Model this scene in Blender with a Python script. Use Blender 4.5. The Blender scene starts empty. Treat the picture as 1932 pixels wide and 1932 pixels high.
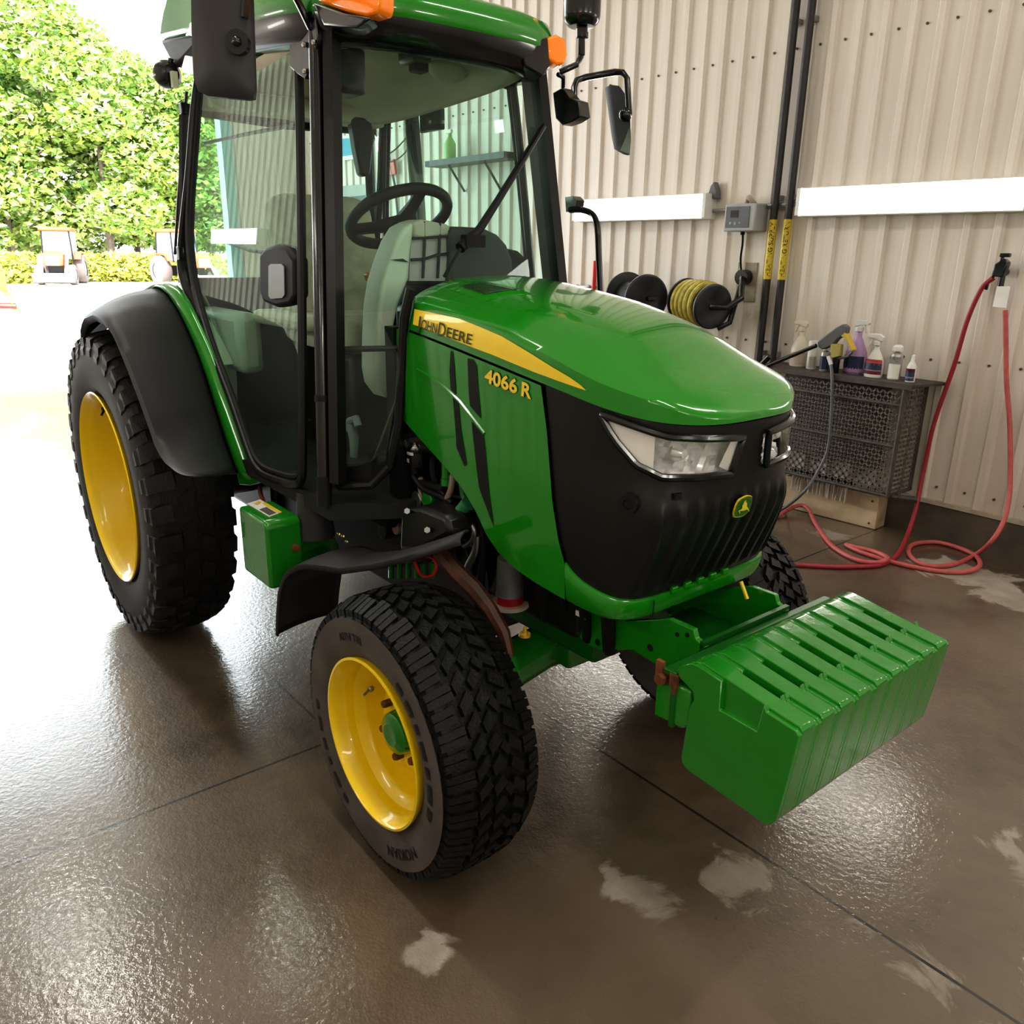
import bpy, bmesh, math, random
from mathutils import Vector, Matrix
rnd = random.Random(7)
V = Vector
scn = bpy.context.scene
COL = scn.collection
PI = math.pi

# ------------------------------------------------------------------ camera (metres; tractor faces +X, its left is +Y)
CAMP = V((3.5095, -1.5250, 1.5812)); YAW, PIT, ROL, FPX = 2.4560, -0.3118, 0.0146, 1532.3
_f = V((math.cos(YAW)*math.cos(PIT), math.sin(YAW)*math.cos(PIT), math.sin(PIT)))
_r = _f.cross(V((0, 0, 1))).normalized(); _u = _r.cross(_f)
CR = _r*math.cos(ROL) + _u*math.sin(ROL); CU = -_r*math.sin(ROL) + _u*math.cos(ROL)
cam = bpy.data.cameras.new('camera'); camo = bpy.data.objects.new('camera', cam); COL.objects.link(camo)
cam.sensor_width = 36; cam.lens = FPX/1932*36; cam.clip_start = .05; cam.clip_end = 400
camo.matrix_world = Matrix(((CR.x, CU.x, -_f.x, CAMP.x), (CR.y, CU.y, -_f.y, CAMP.y), (CR.z, CU.z, -_f.z, CAMP.z), (0, 0, 0, 1)))
scn.camera = camo

# photogrammetry: a measured photo point on a known plane gives its place in the room
def ray(u, v):
    return (_f + (u-966)/FPX*CR - (v-966)/FPX*CU).normalized()
def px(u, v, **k):
    d = ray(u, v); a, w = list(k.items())[0]; i = 'xyz'.index(a)
    return CAMP + d*((w-CAMP[i])/d[i])
def pl(u, v, p0, n):
    d = ray(u, v); n = V(n)
    return CAMP + d*((V(p0)-CAMP).dot(n)/d.dot(n))
def lerp(a, b, t): return a + (b-a)*t
def tab(T, x):
    if x <= T[0][0]: return T[0][1]
    for (a, p), (b, q) in zip(T, T[1:]):
        if x <= b: return p + (q-p)*(x-a)/(b-a)
    return T[-1][1]
def tabs(T, x):
    n = len(T)
    if x <= T[0][0]: return T[0][1]
    if x >= T[-1][0]: return T[-1][1]
    for i in range(n-1):
        if x <= T[i+1][0]: break
    sl = lambda a, b: (T[b][1]-T[a][1])/(T[b][0]-T[a][0])
    m0 = sl(max(i-1, 0), i+1); m1 = sl(i, min(i+2, n-1)); h = T[i+1][0]-T[i][0]; t = (x-T[i][0])/h
    return (2*t**3-3*t*t+1)*T[i][1]+(t**3-2*t*t+t)*h*m0+(3*t*t-2*t**3)*T[i+1][1]+(t**3-t*t)*h*m1
def resample(pts, n):
    pts = [V(p) for p in pts]; L = [0]
    for a, b in zip(pts, pts[1:]): L.append(L[-1]+(b-a).length)
    out = []; j = 0
    for i in range(n):
        s = L[-1]*i/(n-1)
        while j < len(pts)-2 and L[j+1] < s: j += 1
        d = L[j+1]-L[j]
        out.append(pts[j].lerp(pts[j+1], (s-L[j])/d if d > 0 else 0))
    return out
def smooth(pts, n=24, closed=False):
    pts = [V(p) for p in pts]; m = len(pts); out = []
    segs = m if closed else m-1; per = max(2, n//segs)
    for i in range(segs):
        if closed: p0, p1, p2, p3 = (pts[(i+k-1) % m] for k in range(4))
        else: p0, p1, p2, p3 = pts[max(i-1, 0)], pts[i], pts[i+1], pts[min(i+2, m-1)]
        for k in range(per):
            t = k/per
            out.append(.5*((2*p1)+(p2-p0)*t+(2*p0-5*p1+4*p2-p3)*t*t+(3*p1-p0-3*p2+p3)*t**3))
    if not closed: out.append(pts[-1])
    return out
def mir(p): return V((p[0], -p[1], p[2]))

# ------------------------------------------------------------------ mesh builder
ORG = {}
class MB:
    def __init__(s): s.v = []; s.f = []
    def add(s, vs, fs):
        b = len(s.v); s.v += [V(p) for p in vs]; s.f += [tuple(i+b for i in f) for f in fs]; return s
    def box(s, c, d, rot=None):
        c = V(c); R = rot or Matrix.Identity(3); h = V(d)/2
        vs = [c + R @ V((x*h.x, y*h.y, z*h.z)) for x in (-1, 1) for y in (-1, 1) for z in (-1, 1)]
        return s.add(vs, [(0,1,3,2),(4,6,7,5),(0,4,5,1),(2,3,7,6),(0,2,6,4),(1,5,7,3)])
    def prism(s, pts, vec):
        pts = [V(p) for p in pts]; n = len(pts); vec = V(vec)
        nrm = V((0, 0, 0))
        for a, b in zip(pts, pts[1:]+pts[:1]): nrm += a.cross(b)
        if nrm.dot(vec) > 0: pts = pts[::-1]
        vs = pts + [p+vec for p in pts]
        return s.add(vs, [tuple(range(n)), tuple(range(2*n-1, n-1, -1))] + [((i+1) % n, i, i+n, (i+1) % n+n) for i in range(n)])
    def poly(s, pts):
        return s.add(pts, [tuple(range(len(pts)))])
    def grid(s, rows, cu=False, cv=False):
        m, n = len(rows), len(rows[0])
        fs = []
        for i in range(m if cv else m-1):
            for j in range(n if cu else n-1):
                fs.append((i*n+j, i*n+(j+1) % n, ((i+1) % m)*n+(j+1) % n, ((i+1) % m)*n+j))
        return s.add([p for r in rows for p in r], fs)
    def tube(s, path, r, n=10, closed=False, caps=True):
        P = [V(p) for p in path]; m = len(P); rr = r if isinstance(r, (list, tuple)) else [r]*m
        T = []
        for i in range(m):
            a = P[(i-1) % m] if closed or i > 0 else P[0]; b = P[(i+1) % m] if closed or i < m-1 else P[-1]
            T.append((b-a).normalized())
        up = V((0, 0, 1)) if abs(T[0].z) < .9 else V((1, 0, 0))
        N = (up - T[0]*up.dot(T[0])).normalized(); rows = []
        for i in range(m):
            N = (N - T[i]*N.dot(T[i])).normalized(); B = T[i].cross(N)
            rows.append([P[i]+rr[i]*(math.cos(2*PI*k/n)*N+math.sin(2*PI*k/n)*B) for k in range(n)])
        b = len(s.v); s.grid(rows, cu=True, cv=closed)
        if caps and not closed:
            s.f.append(tuple(b+k for k in range(n))[::-1]); s.f.append(tuple(b+(m-1)*n+k for k in range(n)))
        return s
    def lathe(s, prof, c, ax, n=48, closed=False):
        c = V(c); ax = V(ax).normalized(); t = V((0, 0, 1)) if abs(ax.z) < .9 else V((1, 0, 0))
        e1 = (t-ax*t.dot(ax)).normalized(); e2 = ax.cross(e1)
        rows = [[c+ax*a+r*(math.cos(2*PI*k/n)*e1+math.sin(2*PI*k/n)*e2) for k in range(n)] for r, a in prof]
        return s.grid(rows, cu=True, cv=closed)
    def cyl(s, a, b, r, n=16, r2=None):
        return s.tube([a, b], [r, r2 if r2 is not None else r], n)
    def ball(s, c, r, n=12):
        c = V(c); r = V(r) if not isinstance(r, (int, float)) else V((r, r, r)); m = max(4, n//2)
        rows = [[c+V((r.x*math.sin(PI*i/m)*math.cos(2*PI*k/n), r.y*math.sin(PI*i/m)*math.sin(2*PI*k/n), r.z*math.cos(PI*i/m))) for k in range(n)] for i in range(m+1)]
        return s.grid(rows, cu=True)
    def build(s, name, m, parent=None, ang=38, bevel=0, seg=2, loc=None, weld=True, solid=0, recalc=True):
        org = V(loc) if loc is not None else (ORG[parent] if parent else V((0, 0, 0)))
        me = bpy.data.meshes.new(name); me.from_pydata([p-org for p in s.v], [], s.f)
        bm = bmesh.new(); bm.from_mesh(me)
        if weld: bmesh.ops.remove_doubles(bm, verts=bm.verts, dist=1e-5)
        if recalc: bmesh.ops.recalc_face_normals(bm, faces=bm.faces)
        bm.to_mesh(me); bm.free()
        me.materials.append(m)
        if ang: me.shade_smooth(); me.set_sharp_from_angle(angle=math.radians(ang))
        o = bpy.data.objects.new(name, me); COL.objects.link(o)
        if parent: o.parent = parent; o.location = org-ORG[parent]
        else: o.location = org
        ORG[o] = org
        if solid:
            md = o.modifiers.new('s', 'SOLIDIFY'); md.thickness = solid; md.offset = 0
        if bevel:
            md = o.modifiers.new('b', 'BEVEL'); md.width = bevel; md.segments = seg; md.limit_method = 'ANGLE'; md.angle_limit = math.radians(40)
        return o
def tag(o, label=None, cat=None, group=None, kind=None):
    if label: o['label'] = label
    if cat: o['category'] = cat
    if group: o['group'] = group
    if kind: o['kind'] = kind
    return o
def thing(name, label, cat, loc, group=None):
    o = bpy.data.objects.new(name, None); COL.objects.link(o); o.location = loc; ORG[o] = V(loc); o.empty_display_size = .1
    return tag(o, label, cat, group)
def dup(root, loc, rotz=None, label=None, scale=None):
    def cp(o, par):
        c = o.copy(); COL.objects.link(c)
        if par: c.parent = par
        for ch in [x for x in o.children]: cp(ch, c)
        return c
    r = cp(root, None); r.location = loc
    if rotz is not None: r.rotation_euler = (0, 0, rotz)
    if scale: r.scale = scale
    if label: r['label'] = label
    return r
def text_verts(body, size=1.0, spacing=1.0, bold=0.0):
    cu = bpy.data.curves.new('t', 'FONT'); cu.body = body; cu.size = size; cu.space_character = spacing; cu.resolution_u = 3; cu.offset = bold
    ob = bpy.data.objects.new('t', cu); COL.objects.link(ob); bpy.context.view_layer.update()
    me = bpy.data.meshes.new_from_object(ob.evaluated_get(bpy.context.evaluated_depsgraph_get()))
    vs = [v.co.copy() for v in me.vertices]; fs = [tuple(p.vertices) for p in me.polygons]
    bpy.data.objects.remove(ob); bpy.data.curves.remove(cu); bpy.data.meshes.remove(me)
    return vs, fs
def text_on(mb, body, o, e1, e2, width=None, size=.03, off=V((0, 0, 0)), bold=0.0):
    """lettering starting at o, running along e1 (unit) with its tops towards e2"""
    vs, fs = text_verts(body, 1.0, bold=bold)
    x0 = min(v.x for v in vs); x1 = max(v.x for v in vs)
    k = size; kx = width/(x1-x0) if width else k
    mb.add([V(o)+V(e1)*((v.x-x0)*kx)+V(e2)*(v.y*k)+off for v in vs], fs)

# ------------------------------------------------------------------ materials (all procedural)
def mat(name, col, rough=.5, metal=0, var=.08, vs=8, coat=0, emit=None, es=0, bump=0, bs=60, alpha=None, trans=0, spec=.5, rv=.06):
    m = bpy.data.materials.new(name); m.use_nodes = True; nt = m.node_tree; N = nt.nodes; L = nt.links
    b = N['Principled BSDF']
    tc = N.new('ShaderNodeTexCoord'); nz = N.new('ShaderNodeTexNoise'); nz.inputs['Scale'].default_value = vs; nz.inputs['Detail'].default_value = 5
    L.new(tc.outputs['Object'], nz.inputs['Vector'])
    rp = N.new('ShaderNodeValToRGB'); rp.color_ramp.elements[0].position = .3; rp.color_ramp.elements[1].position = .7
    rp.color_ramp.elements[0].color = (*[c*(1-var) for c in col], 1); rp.color_ramp.elements[1].color = (*[min(1, c*(1+var)) for c in col], 1)
    L.new(nz.outputs['Fac'], rp.inputs['Fac']); L.new(rp.outputs['Color'], b.inputs['Base Color'])
    mr = N.new('ShaderNodeMapRange'); mr.inputs['To Min'].default_value = max(0, rough-rv); mr.inputs['To Max'].default_value = min(1, rough+rv)
    L.new(nz.outputs['Fac'], mr.inputs['Value']); L.new(mr.outputs['Result'], b.inputs['Roughness'])
    b.inputs['Metallic'].default_value = metal; b.inputs['Coat Weight'].default_value = coat; b.inputs['Coat Roughness'].default_value = .04
    b.inputs['Specular IOR Level'].default_value = spec; b.inputs['Transmission Weight'].default_value = trans
    if emit: b.inputs['Emission Color'].default_value = (*emit, 1); b.inputs['Emission Strength'].default_value = es
    if bump:
        n2 = N.new('ShaderNodeTexNoise'); n2.inputs['Scale'].default_value = bs; n2.inputs['Detail'].default_value = 4
        L.new(tc.outputs['Object'], n2.inputs['Vector']); bp = N.new('ShaderNodeBump'); bp.inputs['Strength'].default_value = bump; bp.inputs['Distance'].default_value = .01
        L.new(n2.outputs['Fac'], bp.inputs['Height']); L.new(bp.outputs['Normal'], b.inputs['Normal'])
    return m
def glass(name, tint, refl=.35, dirt=.0):
    m = bpy.data.materials.new(name); m.use_nodes = True; nt = m.node_tree; N = nt.nodes; L = nt.links
    N.remove(N['Principled BSDF']); out = N['Material Output']
    tr = N.new('ShaderNodeBsdfTransparent'); tr.inputs['Color'].default_value = (*tint, 1)
    gl = N.new('ShaderNodeBsdfGlossy'); gl.inputs['Roughness'].default_value = 0.0; gl.inputs['Color'].default_value = (.9, 1, .95, 1)
    fr = N.new('ShaderNodeFresnel'); fr.inputs['IOR'].default_value = 1.5
    ge = N.new('ShaderNodeNewGeometry'); ir = N.new('ShaderNodeMapRange'); ir.inputs['To Min'].default_value = 1.5; ir.inputs['To Max'].default_value = 1/1.5
    L.new(ge.outputs['Backfacing'], ir.inputs['Value']); L.new(ir.outputs['Result'], fr.inputs['IOR'])   # a thin pane reflects alike from both sides
    mu = N.new('ShaderNodeMath'); mu.operation = 'MULTIPLY'; mu.inputs[1].default_value = refl; mu.use_clamp = True
    L.new(fr.outputs['Fac'], mu.inputs[0])
    mx = N.new('ShaderNodeMixShader'); L.new(mu.outputs[0], mx.inputs['Fac']); L.new(tr.outputs[0], mx.inputs[1]); L.new(gl.outputs[0], mx.inputs[2])
    last = mx
    if dirt:
        df = N.new('ShaderNodeBsdfDiffuse'); df.inputs['Color'].default_value = (.6, .68, .62, 1)
        nz = N.new('ShaderNodeTexNoise'); nz.inputs['Scale'].default_value = 5
        tc = N.new('ShaderNodeTexCoord'); L.new(tc.outputs['Object'], nz.inputs['Vector'])
        m2 = N.new('ShaderNodeMath'); m2.operation = 'MULTIPLY'; m2.inputs[1].default_value = dirt; L.new(nz.outputs['Fac'], m2.inputs[0])
        mx2 = N.new('ShaderNodeMixShader'); L.new(m2.outputs[0], mx2.inputs['Fac']); L.new(mx.outputs[0], mx2.inputs[1]); L.new(df.outputs[0], mx2.inputs[2]); last = mx2
    L.new(last.outputs[0], out.inputs['Surface'])
    return m
M = dict(
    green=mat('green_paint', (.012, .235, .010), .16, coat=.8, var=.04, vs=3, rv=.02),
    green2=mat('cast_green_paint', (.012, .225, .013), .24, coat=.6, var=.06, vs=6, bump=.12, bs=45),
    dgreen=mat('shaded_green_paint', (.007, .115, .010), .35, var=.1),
    yellow=mat('yellow_paint', (.97, .69, .008), .3, coat=.5, var=.03),
    decal=mat('yellow_decal', (.93, .67, .035), .3, coat=.3, var=.03, vs=20),
    black=mat('black_plastic', (.0085, .0085, .009), .42, spec=.35),
    gloss=mat('black_gloss', (.008, .008, .009), .22, coat=.3),
    grille=mat('black_grille_plastic', (.0095, .0095, .0098), .36, var=.1, spec=.4),
    rubber=mat('black_rubber', (.008, .008, .0085), .6, spec=.3),
    fender=mat('grey_fender_plastic', (.042, .040, .043), .5, var=.06, bump=.05, bs=400, spec=.35),
    tyre=mat('sidewall_rubber', (.105, .090, .080), .72, var=.25, vs=9, bump=.1, bs=90),
    tyre2=mat('rear_sidewall_rubber', (.036, .034, .036), .62, var=.3, vs=7, bump=.1, bs=90),
    tread=mat('tread_rubber', (.0075, .0075, .008), .5, var=.4, vs=20, bump=.25, bs=120, spec=.3),
    tread2=mat('rear_tread_rubber', (.017, .0165, .0175), .5, var=.4, vs=14, bump=.25, bs=120, spec=.35),
    mark=mat('black_sidewall_marks', (.006, .006, .006), .6),
    chrome=mat('chrome', (.8, .8, .8), .12, metal=1, var=.05),
    steel=mat('grey_steel', (.35, .35, .35), .35, metal=.9, var=.15),
    rust=mat('rusty_iron', (.16, .055, .02), .7, var=.45, vs=30),
    brown=mat('brown_rusty_arm', (.06, .018, .008), .5, var=.5, vs=20),
    amber=mat('amber_lens', (.95, .22, .0), .15, coat=1, var=.1, emit=(1, .22, 0), es=.18),
    cream=mat('cream_plastic', (.60, .63, .53), .5, var=.05),
    head=mat('headliner', (.72, .69, .56), .8, var=.08),
    seat=mat('seat_fabric', (.56, .52, .40), .85, var=.15, vs=20, bump=.15, bs=300),
    dark=mat('dark_void', (.006, .006, .006), .7),
    engine=mat('engine_black', (.007, .007, .007), .4, var=.5, vs=15),
    beige=mat('beige_hose', (.33, .25, .2), .5),
    hoseg=mat('green_hose', (.03, .2, .08), .4),
    red=mat('red_plastic', (.6, .015, .015), .4),
    white=mat('white_plastic', (.75, .74, .70), .45),
    silver=mat('reflector', (.97, .97, .96), .18, metal=.3, var=.2, vs=60),
    lens=glass('clear_lens', (.97, .97, .97), .9),
    glassd=glass('door_glass', (.66, .84, .77), 1.15, .05),
    glassw=glass('windscreen_glass', (.80, .96, .90), .45, .06),
    mirror=mat('mirror_glass', (.8, .8, .8), .03, metal=1, var=.01, rv=.01),
)
# ================================================================== THE ROOM
WY = 3.29; XD = -6.6; XF = 6.6; YR = -2.8; ZC = 4.7; CURB = 3.262
def nodes(name):
    m = bpy.data.materials.new(name); m.use_nodes = True; nt = m.node_tree
    return m, nt.nodes, nt.links, nt.nodes['Principled BSDF']
def mth(N, L, op, a, b=None, clamp=False):
    n = N.new('ShaderNodeMath'); n.operation = op; n.use_clamp = clamp
    for i, x in enumerate((a, b)):
        if x is None: continue
        if isinstance(x, (int, float)): n.inputs[i].default_value = x
        else: L.new(x, n.inputs[i])
    return n.outputs[0]
def noise(N, L, vec, sc, det=6, dist=0, rough=.6):
    n = N.new('ShaderNodeTexNoise'); n.inputs['Scale'].default_value = sc; n.inputs['Detail'].default_value = det; n.inputs['Distortion'].default_value = dist; n.inputs['Roughness'].default_value = rough
    L.new(vec, n.inputs['Vector']); return n.outputs['Fac']
def ramp(N, L, fac, *st):
    r = N.new('ShaderNodeValToRGB'); e = r.color_ramp.elements
    while len(e) < len(st): e.new(.5)
    for el, (p, c) in zip(e, st): el.position = p; el.color = (*c, 1) if isinstance(c, tuple) else (c, c, c, 1)
    L.new(fac, r.inputs['Fac']); return r.outputs['Color']
def mixc(N, L, f, a, b):
    n = N.new('ShaderNodeMix'); n.data_type = 'RGBA'
    if isinstance(f, (int, float)): n.inputs['Factor'].default_value = f
    else: L.new(f, n.inputs['Factor'])
    for k, x in ((6, a), (7, b)):
        if isinstance(x, tuple): n.inputs[k].default_value = (*x, 1)
        else: L.new(x, n.inputs[k])
    return n.outputs[2]

def floor_material():
    m, N, L, b = nodes('wet_concrete')
    tc = N.new('ShaderNodeTexCoord'); P = tc.outputs['Object']
    sx = N.new('ShaderNodeSeparateXYZ'); L.new(P, sx.inputs[0]); X, Y = sx.outputs[0], sx.outputs[1]
    n1 = noise(N, L, P, 1.1, 8, .6); n2 = noise(N, L, P, 9, 8); n3 = noise(N, L, P, 55, 4); n4 = noise(N, L, P, 150, 2); n5 = noise(N, L, P, 4, 10, 1.2)
    wet = ramp(N, L, n2, (.3, (.055, .037, .022)), (.7, (.112, .078, .047)))
    wet = mixc(N, L, ramp(N, L, n1, (.4, 0.), (.62, 1.)), wet, (.140, .102, .068))
    dry = ramp(N, L, n2, (.3, (.24, .205, .165)), (.7, (.36, .32, .27)))
    # dry patches where the slab has dried off
    d = None
    warp = mth(N, L, 'MULTIPLY', mth(N, L, 'SUBTRACT', n5, .5), .42)
    for (x, y, r, sxx) in DRY:
        dx = mth(N, L, 'MULTIPLY', mth(N, L, 'SUBTRACT', X, x), sxx); dy = mth(N, L, 'SUBTRACT', Y, y)
        q = mth(N, L, 'SQRT', mth(N, L, 'ADD', mth(N, L, 'MULTIPLY', dx, dx), mth(N, L, 'MULTIPLY', dy, dy)))
        q = mth(N, L, 'SUBTRACT', q, r)
        d = q if d is None else mth(N, L, 'MINIMUM', d, q)
    d = mth(N, L, 'ADD', d, warp)
    dm = ramp(N, L, mth(N, L, 'ADD', mth(N, L, 'MULTIPLY', d, -9), .5, True), (.35, 0.), (.6, 1.))
    col = mixc(N, L, dm, wet, dry)
    # sawn joints
    def line(c, v, w): return mth(N, L, 'LESS_THAN', mth(N, L, 'ABSOLUTE', mth(N, L, 'SUBTRACT', c, v)), w)
    j = mth(N, L, 'MULTIPLY', line(Y, -.472, .005), mth(N, L, 'LESS_THAN', X, 1.30))
    j = mth(N, L, 'ADD', j, mth(N, L, 'MULTIPLY', line(Y, .188, .005), mth(N, L, 'GREATER_THAN', X, 1.30)))
    j = mth(N, L, 'ADD', j, line(X, 1.301, .005)); j = mth(N, L, 'ADD', j, line(X, -3.2, .005), True)
    col = mixc(N, L, j, col, (.012, .010, .008))
    spots = ramp(N, L, noise(N, L, P, 26, 3), (.735, 0.), (.75, 1.))
    col = mixc(N, L, mth(N, L, 'MULTIPLY', spots, .7), col, (.02, .015, .012))
    L.new(col, b.inputs['Base Color'])
    rg = ramp(N, L, n1, (.35, .32), (.65, .5)); rg = mixc(N, L, dm, rg, (.6, .6, .6))
    L.new(rg, b.inputs['Roughness'])
    wetm = mth(N, L, 'SUBTRACT', 1.0, dm); L.new(wetm, b.inputs['Coat Weight']); b.inputs['Coat IOR'].default_value = 1.55
    cr = ramp(N, L, noise(N, L, P, 2.2, 6, .5), (.38, .03), (.62, .16)); L.new(cr, b.inputs['Coat Roughness'])
    h2 = mth(N, L, 'ADD', mth(N, L, 'MULTIPLY', noise(N, L, P, 60, 3, .4), .6), mth(N, L, 'MULTIPLY', n5, .5)); bp2 = N.new('ShaderNodeBump'); bp2.inputs['Strength'].default_value = .2; bp2.inputs['Distance'].default_value = .01
    L.new(h2, bp2.inputs['Height']); L.new(bp2.outputs['Normal'], b.inputs['Coat Normal'])
    h = mth(N, L, 'ADD', mth(N, L, 'MULTIPLY', n3, .5), mth(N, L, 'ADD', mth(N, L, 'MULTIPLY', n4, .25), mth(N, L, 'MULTIPLY', n2, 1.0)))
    h = mth(N, L, 'SUBTRACT', h, mth(N, L, 'MULTIPLY', j, 2.0))
    bp = N.new('ShaderNodeBump'); bp.inputs['Strength'].default_value = .32; bp.inputs['Distance'].default_value = .012
    L.new(h, bp.inputs['Height']); L.new(bp.outputs['Normal'], b.inputs['Normal'])
    b.inputs['Specular IOR Level'].default_value = .55
    return m
DRY = [(*px(790, 1805, z=0).xy, .045, 1), (*px(1380, 1655, z=0).xy, .06, 1), (*px(1830, 1085, z=0).xy, .16, .6), (*px(1910, 1130, z=0).xy, .12, .7), (*px(1740, 1850, z=0).xy, .05, .6),
       (*px(1560, 1010, z=0).xy, .05, .5), (*px(1480, 1200, z=0).xy, .05, .5), (*px(1210, 1690, z=0).xy, .03, .4), (*px(1900, 1600, z=0).xy, .06, .6)]
FLOORM = floor_material()

def wall_material():
    m, N, L, b = nodes('painted_ribbed_steel')
    tc = N.new('ShaderNodeTexCoord'); P = tc.outputs['Object']
    mp = N.new('ShaderNodeMapping'); mp.inputs['Scale'].default_value = (14, 14, .5); L.new(P, mp.inputs[0])
    st = noise(N, L, mp.outputs[0], 1.2, 6); n2 = noise(N, L, P, 2.5, 7)
    sx = N.new('ShaderNodeSeparateXYZ'); L.new(P, sx.inputs[0])
    col = ramp(N, L, st, (.3, (.66, .60, .535)), (.7, (.79, .735, .67)))
    low = mth(N, L, 'MULTIPLY', mth(N, L, 'SUBTRACT', 1.25, sx.outputs[2]), mth(N, L, 'MULTIPLY', n2, .75), True)
    col = mixc(N, L, low, col, (.36, .30, .22))
    L.new(col, b.inputs['Base Color']); b.inputs['Roughness'].default_value = .45
    return m
WALLM = wall_material()
CEILM = mat('white_ceiling_steel', (.6, .58, .54), .5)
CONC = mat('dark_damp_concrete', (.085, .066, .048), .55, var=.35, vs=5, bump=.2, bs=40)
SILLM = mat('dirty_sill', (.36, .31, .24), .6, var=.25, vs=12)
def rib_profile(t0, t1, pitch=.157, phase=0.0):
    out = []; k = math.floor((t0-phase)/pitch); t = phase+k*pitch
    while t < t1+pitch:
        for a, h in ((0, 0), (.099, 0), (.112, .02), (.144, .02)): out.append((t+a, h))
        t += pitch
    return [(max(t0, min(t1, a)), h) for a, h in out if t0-.05 <= a <= t1+.05]
def ribwall(name, fn, t0, t1, z0, z1, phase=0.0):
    pr = rib_profile(t0, t1, phase=phase); b = MB()
    b.grid([[fn(t, h, z) for t, h in pr] for z in (z0, z1)])
    return tag(b.build(name, WALLM, ang=0, weld=False, recalc=False), kind='structure')
# floor slab
b = MB(); b.box(((XD+XF)/2, (YR+CURB)/2, -.1), (XF-XD, CURB-YR, .2)); tag(b.build('floor', FLOORM, ang=0), kind='structure')
wl = ribwall('wall_left', lambda t, h, z: V((t, WY-h, z)), XD, XF, .205, ZC, phase=-1.521-.128)
ribwall('wall_right', lambda t, h, z: V((-t, YR+h, z)), -XF, -XD, .0, ZC)
ribwall('wall_front', lambda t, h, z: V((XF-h, t, z)), YR, WY, 0, ZC)
# end wall with the big door opening
YJ = px(432, 450, x=XD).y; ZH = 4.55; YJ2 = -2.2
ribwall('wall_rear', lambda t, h, z: V((XD+h, t, z)), YJ+.1, WY, 0, ZC)
ribwall('wall_rear.001', lambda t, h, z: V((XD+h, t, z)), YR, YJ2-.1, 0, ZC)
ribwall('wall_rear.002', lambda t, h, z: V((XD+h, t, z)), YJ2-.1, YJ+.1, ZH, ZC)
b = MB(); b.box(((XD+XF)/2, (YR+WY)/2, ZC+.05), (XF-XD, WY-YR+.2, .1)); tag(b.build('ceiling', CEILM, ang=0), kind='structure')
b = MB(); b.box(((XD+XF)/2, CURB+.08, .1), (XF-XD, .16, .2)); tag(b.build('trim_1', CONC, ang=0), kind='structure')
b = MB(); b.box(((XD+XF)/2, WY-.012, .212), (XF-XD, .05, .022)); tag(b.build('baseboard_left', SILLM, ang=0), kind='structure')
JM = mat('teal_door_jamb', (.22, .55, .55), .4)
b = MB(); b.box((XD-.02, YJ+.05, ZH/2), (.16, .12, ZH)); b.box((XD-.02, YJ2-.05, ZH/2), (.16, .12, ZH)); b.box((XD-.02, (YJ+YJ2)/2, ZH+.06), (.16, YJ-YJ2+.3, .14))
tag(b.build('door_1', JM, ang=0), kind='structure')
# screw heads of the wall sheets
b = MB()
k = -40
while True:
    x = -1.521-.128+.157*k+.049; k += 1
    if x < XD: continue
    if x > XF: break
    for z in (2.765, 1.02, .30): b.cyl((x, WY+.001, z), (x, WY-.008, z), .0075, 6)
sc = b.build('wall_screw', mat('rusty_screw', (.10, .07, .05), .6), wl, ang=0, weld=False); tag(sc, kind='stuff')

# ---------------------------------------------------------------- outside
GND = mat('bright_gravel_yard', (.60, .56, .50), .9, var=.12, vs=3, bump=.3, bs=30)
b = MB(); b.box((-60, 5, -.13), (2*(60+XD-.6)*1.0+.0, 120, .2)); tag(b.build('ground', GND, ang=0), kind='structure')
b = MB(); b.box((XD-.35, 0, -.105), (.7, 14, .2)); tag(b.build('ground.001', mat('pink_gravel', (.24, .175, .14), .9, var=.4, vs=40, bump=.5, bs=60), ang=0), kind='structure')
LEAF = []
for nm, c in (('leaf_light', (.30, .40, .07)), ('leaf_mid', (.15, .27, .05)), ('leaf_dark', (.08, .16, .04)), ('leaf_pale', (.60, .62, .38)), ('leaf_gold', (.52, .44, .08))):
    LEAF.append(mat(nm, c, .6, var=.4, vs=1.5))
BARK = mat('bark', (.13, .10, .08), .9, var=.3)
def leaves(n, blobs, size, seed, dens=None):
    r = random.Random(seed); b = MB()
    W = [q[1].x*q[1].y*q[1].z for q in blobs]
    for i in range(n):
        c, rad = r.choices(blobs, W)[0]
        while True:
            d = V((r.uniform(-1, 1), r.uniform(-1, 1), r.uniform(-1, 1)))
            if .2 < d.length < 1: break
        d = d.normalized()*(d.length**.45)
        p = c+V((d.x*rad.x, d.y*rad.y, d.z*rad.z)); s = size*r.uniform(.5, 1.3)
        e1 = V((r.gauss(0, 1), r.gauss(0, 1), r.gauss(0, .5))).normalized(); e2 = e1.cross(V((r.gauss(0, 1), r.gauss(0, 1), r.gauss(0, 1)))).normalized()
        b.add([p-e1*s, p+e2*s*.45, p+e1*s, p-e2*s*.45], [(0, 1, 2, 3)])
    return b
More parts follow.
